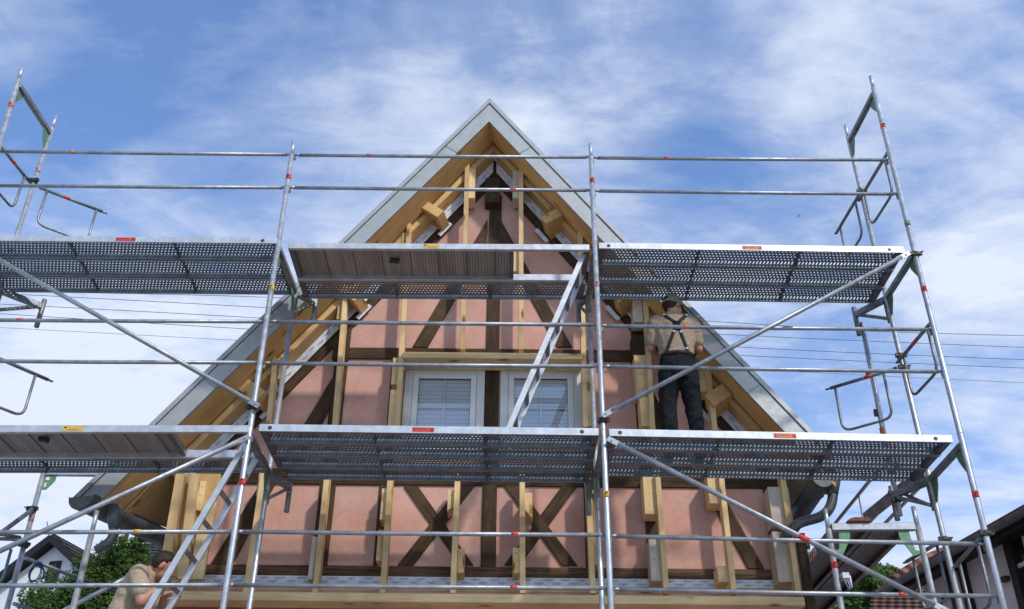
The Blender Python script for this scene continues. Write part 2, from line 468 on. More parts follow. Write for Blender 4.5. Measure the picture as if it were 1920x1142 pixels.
# cloud banks and clear gaps as they lay that day: direction, angular radius, amount
for px, py, rad, amp in ((1120, 240, 5, .07), (1020, 190, 3, .03), (1500, 250, 5, .05), (1760, 300, 8, .06), (1880, 520, 7, .07), (90, 640, 9, .10), (330, 740, 7, .10), (700, 330, 5, .08), (420, 420, 6, .05), (1900, 60, 6, .06),
        (1380, 560, 5, .08), (60, 930, 8, .13), (1790, 960, 8, .10), (760, 200, 4, .05), (180, 230, 9, -.035), (620, 90, 8, -.025), (20, 25, 3, .12), (430, 150, 4, .05), (880, 120, 4, .05), (1600, 90, 6, .05), (1380, 330, 4, -.05), (1640, 760, 6, -.06), (1000, 60, 6, -.02), (1300, 180, 4, -.04)):
    d = ray(px, py).normalized(); vm = N(t, 'ShaderNodeVectorMath', operation='DOT_PRODUCT'); vm.inputs[1].default_value = d
    t.links.new(tc.outputs['Generated'], vm.inputs[0])
    mr = N(t, 'ShaderNodeMapRange', interpolation_type='SMOOTHSTEP'); t.links.new(vm.outputs['Value'], mr.inputs[0])
    mr.inputs[1].default_value = math.cos(R(rad * 1.5)); mr.inputs[2].default_value = 1; mr.inputs[3].default_value = 0; mr.inputs[4].default_value = amp
    cov = mth('ADD', cov, mr.outputs[0])
fac = ramp(t, cov, [(.52, .06), (.655, .26), (.755, .58), (.90, 1)])
mx = N(t, 'ShaderNodeMix', data_type='RGBA'); t.links.new(fac, mx.inputs[0])
tint = mul(t, sky.outputs[0], (1.30, 1.72, 2.2)); t.links.new(tint, mx.inputs[6]); mx.inputs[7].default_value = (6.7, 7.35, 8.7, 1)
t.links.new(mx.outputs[2], bg.inputs[0]); bg.inputs[1].default_value = .118
sun = bpy.data.lights.new('sun', 'SUN'); so = bpy.data.objects.new('sun', sun); COL.objects.link(so)
sd = V((math.sin(AZ) * math.cos(EL), -math.cos(AZ) * math.cos(EL), math.sin(EL)))
so.rotation_euler = sd.to_track_quat('Z', 'Y').to_euler(); so.location = sd * 40
sun.energy = 2.75; sun.angle = R(3); sun.color = (1, .95, .87)
sc.view_settings.view_transform = 'Standard'; sc.view_settings.look = 'None'; sc.view_settings.exposure = 0
try: sc.cycles.transparent_max_bounces = 24
except Exception: pass

# ground
g = MB().add([(-900, -900, 0), (900, -900, 0), (900, 900, 0), (-900, 900, 0)], [(0, 1, 2, 3)])
g.build('ground', plain('gravel_yard', (.36, .36, .355), .9, 0, .35, 1.5, .3), None, None, 0, 'structure')

# ------------------------------------------------------------------ the half-timbered house
YV, YW, YB, K = 8.15, 8.72, 8.47, 1.38
PX = math.cos(math.atan(K)); PZ = math.sin(math.atan(K))          # along-slope unit: (PX, -PZ); perpendicular factor
def xc(Y): return -.275 + (Y - YV) * .12
ZTOP, ZSOF = 10.07, 9.71
XL, XR, ZB = -3.27, 2.735, 4.20
house = things('timber_house', 'half-timbered gable house with pink plaster panels under renovation behind the scaffolding', 'house', (xc(YW), YW, 0))
def wp(px, py, Y=YW):
    p = at(px, py, Y); return (p.x, p.z)
def slope_z(x, Y, perp=0): return ZSOF - K * abs(x - xc(Y)) - perp / PX
c0 = xc(YW)
ZE_L, ZE_R = slope_z(XL, YW, 0), slope_z(XR, YW, 0)
wallpoly = [(XL, ZB), (XR, ZB), (XR, ZE_R), (c0, ZSOF), (XL, ZE_L)]
MB().prism(wallpoly, YW + .06, YW + .3).build('wall', 'dark', house)
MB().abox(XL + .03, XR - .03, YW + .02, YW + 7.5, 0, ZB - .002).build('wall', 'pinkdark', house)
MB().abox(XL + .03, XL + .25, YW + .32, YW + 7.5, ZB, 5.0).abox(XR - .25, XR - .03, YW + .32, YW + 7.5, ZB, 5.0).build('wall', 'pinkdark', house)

timbers = []
def vert(pxl, pxr, py0, py1, name='timber_post'):   # vertical timber between two z given in pixels, edges measured at mid height
    pm = (py0 + py1) / 2; a = wp(pxl, pm)[0]; b = wp(pxr, pm)[0]; z0 = wp(pxl, py1)[1]; z1 = wp(pxl, py0)[1]
    timbers.append((name, [(a, z0), (b, z0), (b, z1), (a, z1)]))
def quad(name, *pp): timbers.append((name, [wp(*p) for p in pp]))
def rail_t(z0, z1, x0=XL, x1=XR, name='timber_rail', mat='dark'): timbers.append((name, [(x0, z0), (x1, z0), (x1, z1), (x0, z1)], mat))
# horizontal timbers
zs0, zs1 = wp(700, 1080)[1], wp(700, 1061)[1]
zp0, zp1 = wp(700, 909)[1], wp(700, 880)[1]
zr0, zr1 = wp(700, 673)[1], wp(700, 652)[1]
zw0, zw1 = 5.62, 5.76
POSTX = {}
def post(name, pxl, pxr, py, z0, z1):
    a, b = wp(pxl, py)[0], wp(pxr, py)[0]; POSTX[name] = (a, b)
    timbers.append(('timber_post', [(a, z0), (b, z0), (b, z1), (a, z1)]))
xrl = -1.97; xrr = 1.60
post('c', 908, 934, 790, zs1, slope_z(c0, YW, .32) - .08)
post('l1', 625, 650, 700, zp1, slope_z(-1.72, YW, .2))
post('r1', 1188, 1212, 700, zp1, slope_z(1.36, YW, .2))
post('wl', 728, 744, 760, zp1, zr0)
post('wr', 1092, 1112, 760, zp1, zr0)
post('b1', 592, 622, 980, zs1, zp0)
post('b2', 706, 733, 980, zs1, zp0)
post('b3', 1096, 1121, 980, zs1, zp0)
post('b4', 1210, 1236, 980, zs1, zp0)
post('lc', 366, 398, 980, zs1, zp0)
post('rc', 1440, 1468, 990, zs1, zp0)
rail_t(zs0, zs1, name='timber_rail', mat='sill')
rail_t(zp0, zp1)
rail_t(zr0, zr1, POSTX['l1'][1], POSTX['wl'][1]); rail_t(zr0, zr1, POSTX['wr'][0], POSTX['r1'][0])
rail_t(zr0 - .04, zr1, POSTX['wl'][1], POSTX['c'][0]); rail_t(zr0 - .04, zr1, POSTX['c'][1], POSTX['wr'][0])
# braces
quad('timber_brace', (914, 411), (914, 455), (802, 651), (773, 651))
quad('timber_brace', (938, 411), (1073, 651), (1045, 651), (938, 455))
quad('timber_brace', (628, 700), (628, 747), (560, 880), (519, 880))
quad('timber_brace', (1212, 710), (1300, 880), (1262, 880), (1212, 757))
quad('timber_brace', (757, 912), (784, 912), (888, 1060), (862, 1060))
quad('timber_brace', (745, 1060), (775, 1060), (890, 911), (862, 911))
quad('timber_brace', (945, 911), (972, 911), (1083, 1061), (1054, 1061))
quad('timber_brace', (945, 1060), (975, 1060), (1082, 912), (1053, 912))
quad('timber_brace', (394, 1058), (436, 1058), (517, 905), (489, 905))
quad('timber_brace', (1317, 911), (1347, 911), (1433, 1066), (1403, 1066))
# dark gable rafters of the frame, following the roof
for sgn in (-1, 1):
    xe = XL if sgn < 0 else XR
    timbers.append(('timber_rafter', [(c0, slope_z(c0, YW)), (xe, slope_z(xe, YW)), (xe, slope_z(xe, YW, .25)), (c0, slope_z(c0, YW, .25))]))
win = []
for (x0, x1) in ((755, 908), (937, 1092)):
    a, b = wp(x0, 770)[0], wp(x1, 770)[0]; zt_ = wp(x0, 688)[1]
    win.append((a, b, zw1, zt_))
# pink panels: what the timbers leave of the wall
pts = []; faces = []
def addpoly(p):
    if sum((p[i][0] * p[(i + 1) % len(p)][1] - p[(i + 1) % len(p)][0] * p[i][1]) for i in range(len(p))) < 0: p = p[::-1]
    b = len(pts); pts.extend(V(q) for q in p); faces.append(list(range(b, b + len(p))))
addpoly(wallpoly)
for tm in timbers: addpoly(tm[1])
for a, b, z0, z1 in win: addpoly([(a, z0), (b, z0), (b, z1), (a, z1)])
vo_, eo_, fo_, _, _, orf = delaunay_2d_cdt(pts, [], faces, 0, 1e-5)
keep = [f for f, o in zip(fo_, orf) if o == [0]]
adj = {}
for i, f in enumerate(keep):
    for k in range(3): adj.setdefault(frozenset((f[k], f[(k + 1) % 3])), []).append(i)
seen = set()
for i in range(len(keep)):
    if i in seen: continue
    st = [i]; comp = []; seen.add(i)
    while st:
        c = st.pop(); comp.append(c); f = keep[c]
        for k in range(3):
            for j in adj[frozenset((f[k], f[(k + 1) % 3]))]:
                if j not in seen: seen.add(j); st.append(j)
    area = 0
    for c in comp:
        a, b, d = (vo_[q] for q in keep[c]); area += abs((b - a).cross(d - a)) / 2
    if area < .006: continue
    bm = bmesh.new(); mp = {}
    for c in comp:
        for q in keep[c]:
            if q not in mp: mp[q] = bm.verts.new((vo_[q].x, YW + .015, vo_[q].y))
        f = bm.faces.new([mp[q] for q in keep[c]])
    bmesh.ops.recalc_face_normals(bm, faces=bm.faces)
    if bm.faces[:][0].normal.y > 0: bmesh.ops.reverse_faces(bm, faces=bm.faces)
    bmesh.ops.dissolve_limit(bm, angle_limit=.01, verts=bm.verts, edges=bm.edges)
    bmesh.ops.inset_region(bm, faces=bm.faces[:], thickness=.014, depth=0, use_even_offset=True)
    # push the inner region forward: a chamfered panel edge
    for vv in bm.verts:
        if not any(e.is_boundary for e in vv.link_edges): vv.co.y = YW - .016
    me = bpy.data.meshes.new('plaster_panel'); bm.transform(Matrix.Translation(-ORIG[house])); bm.to_mesh(me); bm.free()
    me.materials.append(M['pink']); o = bpy.data.objects.new('plaster_panel', me); COL.objects.link(o); o.parent = house; ORIG[o] = ORIG[house]
for tm in timbers:
    z = rnd.uniform(.0, .003)
    MB().prism(tm[1], YW - .004 - z, YW + .0585 - z).build(tm[0], tm[2] if len(tm) > 2 else 'dark', house, bevel=.004)
# strip under the sill: white seal tape with print, orange board, pink strip
zt0, zt1 = wp(700, 1097)[1], wp(700, 1081)[1]
MB().abox(XL + .1, XR - .02, YW - .012, YW + .05, zt0, zt1 - .002).build('seal_tape', 'tape', house)
tp = [o for o in house.children if o.name.startswith('seal_tape')][0]
pr = MB()
for i in range(75):
    x = XL + .3 + i * .082 + rnd.uniform(-.02, .02)
    if x > XR - .15: break
    put_text(pr, 'Wigluv', (x, YW - .0135, zt0 + (.012 if i % 2 else .046)), (1, 0, .10), (0, 0, 1), .030)
pr.build('printing', 'print', tp)
MB().abox(XL + .1, XR - .02, YW - .008, YW + .05, zt0 - .055, zt0 - .002).build('timber_rail', 'rafter', house)
MB().abox(XL + .02, XR - .02, YW - .004, YW + .05, ZB + .001, zt0 - .057).build('plaster_panel', 'pink', house)
# bottom board
zb0, zb1 = wp(700, 1128, YB - .03)[1], wp(700, 1112, YB - .03)[1]
MB().abox(at(300, 1120, YB).x, at(1506, 1120, YB).x, YB - .035, YB + .19, zb0, zb1).build('bottom_board', 'batten', house, bevel=.004)
# protruding old beam ends
for (a, b, c, d, yy) in ((1187, 1208, 628, 672, .16), (622, 642, 632, 672, .12), (909, 938, 333, 378, .13), (374, 408, 880, 908, .14)):
    p, q = at(a, d, YW - yy), at(b, c, YW - yy)
    MB().abox(p.x, q.x, YW - yy, YW + .03, p.z, q.z, 1).build('beam_end', 'dark', house, bevel=.006)

# battens standing off the wall (pixels of the front face: top, bottom, width)
BW = .052
def batten(x0, y0, x1, y1, wd=BW, cut=None, Y=YB):
    a, b = at(x0, y0, Y), at(x1, y1, Y); h = wd / 2
    p = [(b.x - h, b.z), (b.x + h, b.z), (a.x + h, a.z - (.10 if cut == 'r' else 0)), (a.x - h, a.z - (.10 if cut == 'l' else 0))]
    MB().prism(p, Y, Y + .115, math.pi / 2).build('batten', 'batten', house, bevel=.003)
zbt = 1112
for a in ((768, 408, 744, 800), (876, 302, 867, 655), (977, 312, 977, 655), (1088, 425, 1098, 800), (647, 556, 627, 800), (517, 657, 503, 800), (1211, 560, 1224, 805), (1328, 690, 1341, 806)):
    c = {(768, 408): 'r', (517, 657): 'r'}.get(a[:2]); batten(*a, cut=c)
for x0, x1 in ((338, 312), (364, 340), (493, 460), (613, 590), (732, 717), (858, 849), (979, 980), (1102, 1112), (1233, 1250), (1352, 1377), (1467, 1498)):
    batten(x0, 888, x1, zbt if x1 > 345 else 1040 + (45 if x1 > 330 else 0), BW if x1 > 350 else .088)
# plywood edge boards at the left corner
a, b = at(368, 888, 8.56), at(345, 1085, 8.56)
MB().abox(b.x - .16, b.x + .17, 8.56, 8.59, b.z, a.z, 2).build('corner_board', 'rafter', house)
a, b = at(388, 940, 8.52), at(366, 1085, 8.52)
MB().abox(b.x - .06, b.x + .07, 8.52, 8.56, b.z, a.z, 2).build('corner_board', 'batten', house)
MB().abox(XR - .06, XR + .02, YW - .26, YW - .22, ZB - .6, at(1500, 1000, YB).z, 2).build('corner_board', 'dark', house)
# spacer blocks beside the battens: (x0,x1,y0,y1, pale?, notched?)
for x0, x1, y0, y1, *k in ((366, 388, 903, 958), (577, 596, 1007, 1087, 1), (712, 728, 917, 975), (705, 721, 994, 1052), (838, 853, 920, 967, 0, 1), (857, 871, 1030, 1075),
        (983, 998, 925, 973, 0, 1), (961, 975, 1028, 1075), (1209, 1230, 890, 965), (1221, 1243, 1012, 1090, 1), (1330, 1352, 890, 945), (1347, 1366, 1062, 1092),
        (1448, 1477, 914, 985, 1), (1459, 1492, 998, 1092, 1), (733, 753, 672, 722), (727, 747, 732, 800), (1099, 1110, 690, 717), (1100, 1114, 733, 800),
        (1193, 1218, 667, 743), (1188, 1203, 563, 605, 1), (1308, 1327, 695, 735), (878, 892, 317, 373), (961, 973, 322, 372, 1), (753, 763, 438, 458),
        (1093, 1103, 443, 470), (520, 532, 667, 711), (631, 645, 556, 600), (962, 976, 460, 510), (480, 498, 888, 930), (1112, 1121, 905, 1060), (1202, 1222, 745, 800)):
    p, q = at(x0, y1, YB + .06), at(x1, y0, YB + .06)
    mb = MB()
    if len(k) > 1: mb.prism([(p.x, p.z + (.04 if x0 < 900 else .09)), (q.x, p.z + (.09 if x0 < 900 else 0)), (q.x, q.z), (p.x, q.z)], YB + .045, YW - .018, math.pi / 2)
    else: mb.abox(p.x, q.x, YB + .045, YW - .018, p.z, q.z, 2)
    o = mb.build('spacer_block', 'pale' if k and k[0] else 'batten', house, bevel=.003)
    sc_ = MB()
    for zf in (.2, .5, .8):
        for xf in (.35, .65):
            if rnd.random() < .6:
                cx, cz = p.x + (q.x - p.x) * xf, p.z + (q.z - p.z) * zf
                sc_.tube((cx, YB + .0445, cz), (cx, YB + .05, cz), .0045, 6)
    if sc_.v: sc_.build('screw_hole', 'rust', o)

# lintel board over the windows
p, q = at(755, 671, YB - .02), at(1092, 655, YB - .02)
MB().abox(p.x, q.x, YB - .03, YW - .03, p.z, p.z + .068).build('lintel_board', 'batten', house, bevel=.004)
MB().abox(at(884, 650, YB).x, at(965, 650, YB).x, YB + .02, YB + .15, p.z + .069, p.z + .092).build('lintel_board', 'batten', house)

# windows
for i, (a, b, z0, z1) in enumerate(win):
    wo = MB()
    def ring(mb, x0, x1, za, zb, wd, y0, y1):
        mb.abox(x0, x0 + wd, y0, y1, za, zb, 2).abox(x1 - wd, x1, y0, y1, za, zb, 2)
        mb.abox(x0 + wd, x1 - wd, y0, y1, zb - wd, zb).abox(x0 + wd, x1 - wd, y0, y1, za, za + wd)
    ring(wo, a + .002, b - .002, z0 + .002, z1 - .002, .082, YW - .02, YW + .05)
    wn = wo.build('window', 'frame', house, bevel=.004)
    sa = MB(); ring(sa, a + .086, b - .086, z0 + .086, z1 - .074, .062, YW - .006, YW + .04); sa.build('sash', 'sash', wn, bevel=.004)
    gx0, gx1, gz0, gz1 = a + .148, b - .148, z0 + .148, z1 - .136
    sl = MB(); ring(sl, gx0 - .006, gx1 + .006, gz0 - .006, gz1 + .006, .008, YW + .006, YW + .02); sl.build('gasket', 'black', wn)
    MB().add([(gx0, YW + .012, gz0), (gx1, YW + .012, gz0), (gx1, YW + .012, gz1), (gx0, YW + .012, gz1)], [(0, 1, 2, 3)]).build('pane', 'glass', wn)
    mu = MB(); mu.abox((gx0 + gx1) / 2 - .012, (gx0 + gx1) / 2 + .012, YW + .017, YW + .026, gz0, gz1)
    zz_ = gz0 + .34; mu.abox(gx0, (gx0 + gx1) / 2 - .012, YW + .017, YW + .026, zz_, zz_ + .024).abox((gx0 + gx1) / 2 + .012, gx1, YW + .017, YW + .026, zz_, zz_ + .024)
    mu.build('glazing_bar', 'sash', wn)
    bl = MB(); z = gz1 - .01
    while z > gz0:
        bl.box(((gx0 + gx1) / 2, YW + .042, z), ((gx1 - gx0) / 2, 0, 0), (0, -.007, .0175), (0, .0006, .0002)); z -= .047
    bl.build('blind', 'blind', wn)
    MB().abox(gx0, gx1, YW + .053, YW + .056, gz0, gz1).build('slat_shade_sheet', 'blindshade', wn)  # added sheet, its grey stands for the shade between the slats

# roof: bargeboards, verge strips, soffit, rafters, tape, purlins, covering
ZEND = {-1: 4.98, 1: 5.50}                     # height of the eaves on the left and right
def verge_poly(sgn, o0, o1, xe, Y):      # band between perpendicular offsets o0,o1 below the roof top line, from apex to xe
    a = xc(Y); zt = ZTOP; ze = ZEND[sgn]
    xa, xb = (a + sgn * (zt - o / PX - ze) / K for o in (o0, o1))
    return [(a, zt - o0 / PX), (xa, ze), (xb, ze), (a, zt - o1 / PX)]
def xe_(sgn, Y):                          # lower end of the soffit; the left eave is cut at a slight angle
    if sgn > 0: return 3.02
    return -3.74 + .245 * (min(Y, 9.4) - YV)
for sgn in (-1, 1):
    xe = xe_(sgn, YV)
    bo = MB().prism(verge_poly(sgn, .052, .214, xe, YV), YV, YV + .03).build('bargeboard', 'zinc', house)
    st = MB().prism(verge_poly(sgn, 0, .046, xe, YV), YV - .014, YV + .05).build('verge_strip', 'zinc', bo)
    MB().prism(verge_poly(sgn, .044, .054, xe, YV), YV + .004, YV + .03).build('shadow_gap', 'black', bo)
    # sheet seams across the bargeboard
    se = MB(); L = abs(xe - xc(YV)) / PX
    s_ = .9
    while s_ < L:
        x = xc(YV) + sgn * s_ * PX; zt = ZTOP - s_ * PZ
        d = V((sgn * PX, 0, -PZ)); nn = V((-sgn * PZ, 0, -PX))
        se.box(V((x, YV - .0018, zt)) + nn * .133, nn * .080, d * .0025, V((0, .002, 0)))
        s_ += 1.9
    se.build('sheet_seam', 'zinc_dark', bo)
    # soffit planes between verge and wall (two boards with a dark gap), sheared with the skewed overhang
    def slab(y0, y1, o0, o1, name, mat, x_end, o_grain=0, start=0):
        vs = []; gs = []; off = V((rnd.uniform(0, 50), rnd.uniform(0, 50), 0))
        for Y in (y0, y1):
            for o in (o0, o1):
                for xx in (xc(Y) + sgn * start, x_end(Y) if callable(x_end) else x_end):
                    vs.append((xx, Y, slope_z(xx, Y, o))); gs.append(off + V((abs(xx) / PX, Y, o)))
        fs = [(0, 1, 3, 2), (4, 6, 7, 5), (0, 4, 5, 1), (2, 3, 7, 6), (0, 2, 6, 4), (1, 5, 7, 3)]
        if sgn < 0: fs = [f[::-1] for f in fs]
        return MB().add(vs, fs, gs).build(name, mat, house)
    xf = lambda Y: xe_(sgn, Y)
    slab(YV + .031, YV + .345, .0, -.025, 'soffit', 'soffit', xf)
    slab(YV + .375, 9.4, .003, -.025, 'soffit', 'soffit', xf)
    slab(9.4, YW + 7.4, .003, -.025, 'soffit', 'soffit', xf)
    slab(YV + .031, 9.4, -.028, -.05, 'sarking', 'dark', xf); slab(9.4, YW + 7.4, -.028, -.05, 'sarking', 'dark', xf)
    xr_ = XL - .0 if sgn < 0 else XR + .0
    slab(YV + .38, YW - .03, .060, .005, 'rafter', 'rafter', xr_)
    # tape on the frame rafter
    xt = XL + .05 if sgn < 0 else XR - .05
    tpo = slab(YW - .034, YW - .026, .160, .064, 'seal_tape', 'tape', xt, 0, .02)
    prt = MB(); s_ = .25
    while s_ < abs(xt - c0) / PX - .3:
        x = c0 + sgn * s_ * PX; d = V((PX, 0, -PZ)) if sgn > 0 else V((PX, 0, PZ)); uu = V((PZ, 0, PX)) if sgn > 0 else V((-PZ, 0, PX))
        zc = slope_z(x, YW - .03, .125)
        put_text(prt, 'Wigluv', V((x, YW - .0355, zc)) + uu * (rnd.uniform(-.008, .004) + (.022 if int(s_ * 9) % 2 else -.006)), d, uu, .028); s_ += .125
    prt.build('printing', 'print', tpo)
# ridge tape flap and ridge rafter dark
MB().prism([(c0 - .03, 9.60), (c0 + .02, 9.56), (c0 + .03, 9.74), (c0 - .02, 9.76)], YW - .05, YW - .046).build('seal_tape', 'tape', house)
# purlin ends (centre px, on slope)
for px, py, sgn, half in ((823, 400, -1, .058), (1039, 405, 1, .058), (683, 566, -1, .058), (1150, 566, 1, .058), (1357, 736, 1, .075), (478, 735, -1, .075)):
    y0 = YV + .30; p = at(px, py, y0)
    x = p.x; nn = V((-sgn * PZ, 0, -PX)); d = V((sgn * PX, 0, -PZ))
    base = V((x, 0, 0)); 
    # put the end so that it hangs from the soffit: solve the x of the soffit under the centre
    cc = V((p.x, y0, p.z)); gap = (slope_z(cc.x, y0) - cc.z) * PX
    top = cc - nn * gap; hh = .115 if half < .07 else .12
    cen = top + nn * (hh + .002)
    mb = MB(); mb.box(cen + V((.02, (YW - y0) / 2, 0)), V((.035, (YW - y0) / 2 + .02, 0)), nn * hh, d * half)
    mb.build('purlin', 'rafter', house, bevel=.005)
    tpn = MB(); e = cen + V((.0, YW - .04 - y0, 0)); tpn.box(e + nn * (hh + .03), d * (half + .05), nn * .025, V((0, .003, 0))); tpn.build('seal_tape', 'tape', house)
# roof covering above the boards
for sgn in (-1, 1):
    vs = []; gs = []
    for Y in (YV + .05, 9.4, YW + 7.4):
        for xx in (xc(Y), xe_(sgn, Y) + sgn * .03):
            for zt in (ZTOP - .02, ZTOP - .14): vs.append((xx, Y, zt - K * abs(xx - xc(Y)))); gs.append((Y, abs(xx), zt))
    fs = [(0, 2, 3, 1), (8, 9, 11, 10), (0, 4, 6, 2), (1, 3, 7, 5), (2, 6, 7, 3), (4, 8, 10, 6), (5, 7, 11, 9), (6, 10, 11, 7)]
    if sgn > 0: fs = [f[::-1] for f in fs]
    MB().add(vs, fs, gs).build('roof', 'tile_red', house)

# gutters and downpipes
def gutter(p0, p1, r, name='gutter'):
    p0, p1 = V(p0), V(p1); d = (p1 - p0).normalized(); sdv = d.cross(V((0, 0, 1))).normalized()
    prof = [(math.cos(a) * r, math.sin(a) * r) for a in [math.pi + math.pi * k / 14 for k in range(15)]]
    inn = [(x * .95, z * .95) for x, z in prof[::-1]]
    prof = [(prof[0][0] - .012, .012)] + prof + [(prof[-1][0] + .012, .012)] + inn
    mb = MB().sweep(prof, [p0, p1], (sdv, (0, 0, 1)))
    cap = [(math.cos(a) * r, math.sin(a) * r) for a in [math.pi + math.pi * k / 14 for k in range(15)]]
    mb.add([p0 + sdv * x + V((0, 0, z)) for x, z in cap], [tuple(range(15))])
    return mb.build(name, 'zinc_dark', house)
gl = V((-3.87, YV, 4.965))
gutter(V((gl.x, YV - .06, gl.z)), V((gl.x + .31, 9.4, gl.z + .13)), .125)
gutter(V((gl.x + .31, 9.4, gl.z + .13)), V((gl.x + .35, YW + 7, gl.z + .13)), .12)
mb = MB(); mb.path([at(215, 958, 8.34), at(213, 985, 8.36), at(212, 1012, 8.36), at(180, 1032, 8.36)], .042, 14, .07); fun = at(214, 968, 8.34)
mb.tube(at(215, 950, 8.34), at(213, 990, 8.35), .085, 14, .045)
mb.build('downpipe', 'zinc_dark', house)
grx = at(1536, 905, YV + .1)
gutter(V((grx.x, YV - .02, grx.z)), V((grx.x + .12, YW + 7, grx.z)), .095)
mb = MB(); mb.path([at(1562, 893, 8.3), at(1561, 945, 8.3), at(1545, 968, 8.32), at(1492, 982, 8.36), at(1470, 1010, 8.5)], .047, 14, .09)
mb.tube(at(1563, 890, 8.3), at(1561, 928, 8.3), .075, 14, .05)
mb.build('downpipe', 'zinc_dark', house)

# ------------------------------------------------------------------ scaffold
D, DI = 7.236, 7.976
J2, J1, J0 = 7.255, 5.255, 3.255
scaf = things('scaffold', 'galvanised steel tube scaffold with guard rails standing in front of the gable', 'scaffold', (.8, D, 0))
RS = .0245
class Std:
    def __init__(s, p, q, zt, zb=0.0, r=RS):
        s.p, s.q = V(p), V(q); s.zt, s.zb = zt, zb
    def z(s, z):
        k = (z - s.q.z) / (s.p.z - s.q.z); return s.q + (s.p - s.q) * k
def ring_on(parent, P, dirv, mat, h=.06, r=RS, name='sticker'):
    d = V(dirv).normalized(); o = MB().path([P - d * h / 2, P + d * h / 2], r + .0012, 14).build(name, mat, parent)
    return o
def emblem(o, P, d, r=RS):
    f = V((0, -1, 0)); s_ = V((1, 0, 0)); d = V(d).normalized(); mb = MB()
    pts_ = [P + f * (r + .0022) + s_ * math.cos(a) * .011 + d * math.sin(a) * .011 for a in [2 * math.pi * k / 10 for k in range(9)]]
    mb.path(pts_, .0035, 5); mb.build('emblem', 'black', o)
def standard(px0, py0, px1, py1, Y, z_top, z_bot=0.0, marks=(), tip=True, parent=None, mat='steel', r=RS, joints=(J2, J1, J0)):
    a, b = at(px0, py0, Y), at(px1, py1, Y); s = Std(a, b, z_top)
    if z_top is None: z_top = a.z
    top = s.z(z_top); bot = s.z(z_bot); d = (top - bot).normalized()
    mb = MB()
    if tip:
        mb.path([bot, top - d * .18], r, 14).path([top - d * .18, top], r * .78, 12)
    else: mb.path([bot, top], r, 14)
    for j in joints:
        if z_bot < j < z_top - .1:
            c = s.z(j); mb.path([c - d * .004, c + d * .004], r + .0015, 14)
    o = mb.build('standard', mat, parent or scaf)
    for py, mt in marks:
        k = (py - py0) / (py1 - py0); c = at(px0 + (px1 - px0) * k, py, Y)
        ro = ring_on(o, c, d, mt)
        if mt != 'green': emblem(ro, c + d * .008, d)
    return s, o
A, Ao = standard(551, 265, 418, 1142, D, None, 0, ((333, 'red'), (541, 'yellow'), (905, 'red')))
B, Bo = standard(1107, 270, 1146, 1142, D, None, 0, ((340, 'red'), (534, 'pinksticker'), (928, 'yellow')))
C, Co = standard(1632, 143, 1883, 1142, D, None, 0, ((237, 'orange'), (420, 'green'), (543, 'red'), (928, 'red')))
Dd, Do = standard(42, 126, 5, 250, D, None, 0, ((198, 'orange'),))
Ai, _ = standard(553, 553, 467, 1142, DI, J2, 0, (), False)
Bi, _ = standard(1103, 545, 1129, 1142, DI, J2, 0, (), False)
Ci, _ = standard(1585, 235, 1722, 810, DI, None, 0)
Dj, _ = standard(105, 218, 35, 430, DI, None, 0, ((320, 'pinksticker'),))

def gusset(P, dy, side=1):      # green perforated corner plate below a transom, in the frame's own plane
    y = V((0, dy, 0)); z = V((0, 0, -1)); P = V(P); mb = MB()
    th = .004
    for sx in (-th, th):
        vs = [P, P + y * .13, P + y * .11 + z * .07, P + y * .03 + z * .20, P + z * .20]
    vs2 = []
    for sx in (-th, th): vs2 += [q + V((sx, 0, 0)) for q in vs]
    n = 5; fs = [tuple(range(n)), tuple(range(2 * n - 1, n - 1, -1))] + [((i + 1) % n, i, i + n, (i + 1) % n + n) for i in range(n)]
    mb.add(vs2, fs)
    o = mb.build('gusset', 'green', scaf)
    h = MB()
    for u, w_ in ((.055, .05), (.035, .12)):
        c = P + y * u + z * w_
        h.box(c, (th + .001, 0, 0), y * .014, z * .024)
    h.build('slot', 'whiteprint' if False else 'steel_dark', o)
def frame_top(So, Si, z, con=None, strut=True):
    a, b = So.z(z - .10), Si.z(z - .10)
    mb = MB().bar(a + V((0, RS, 0)), b - V((0, RS, 0)), .05, .055)
    mb.build('transom', 'steel_dark', scaf, bevel=.004)
    d = (b - a).normalized()
    gusset(a + V((0, RS, -.028)), 1); gusset(b + V((0, -RS, -.028)), -1)
    if con:
        x, y = con; tip = V((x, y, z - .13)); st = Si.z(z - .10) + V((0, RS, 0))
        k = MB().bar(st, tip, .05, .06); k.bar(Si.z(z - .34) + V((0, RS, 0)), tip + V((0, -.07, -.05)), .025, .03)
        k.bar(Si.z(z - .07) + V((0, RS + .012, 0)), Si.z(z - .38) + V((0, RS + .012, 0)), .05, .02, (0, 1, 0))
        k.path([tip + V((0, .02, .10)), tip + V((0, .02, -.24))], RS, 12)
        k.build('console_bracket', 'steel_dark', scaf, bevel=.002)
frame_top(A, Ai, J2, (-2.0, 8.12)); frame_top(B, Bi, J2, (.69, 8.12)); frame_top(C, Ci, J2, (3.56, 8.24)); frame_top(Dd, Dj, J2, (-4.84, 8.24))
frame_top(A, Ai, J1, (-2.03, 8.2)); frame_top(B, Bi, J1, (.73, 8.2)); frame_top(C, Ci, J1, (3.57, 8.26)); frame_top(Dd, Dj, J1)
frame_top(A, Ai, J0); frame_top(B, Bi, J0); frame_top(C, Ci, J0); frame_top(Dd, Dj, J0)
for S_, i_ in ((C, Ci), (Dd, Dj)):
    z = S_.p.z - .24
    a, b = S_.z(z), i_.z(z); MB().bar(a + V((0, RS, 0)), b - V((0, RS, 0)), .05, .055).build('transom', 'steel_dark', scaf, bevel=.004)
    gusset(a + V((0, RS, -.028)), 1); gusset(b + V((0, -RS, -.028)), -1)
    sl = MB()
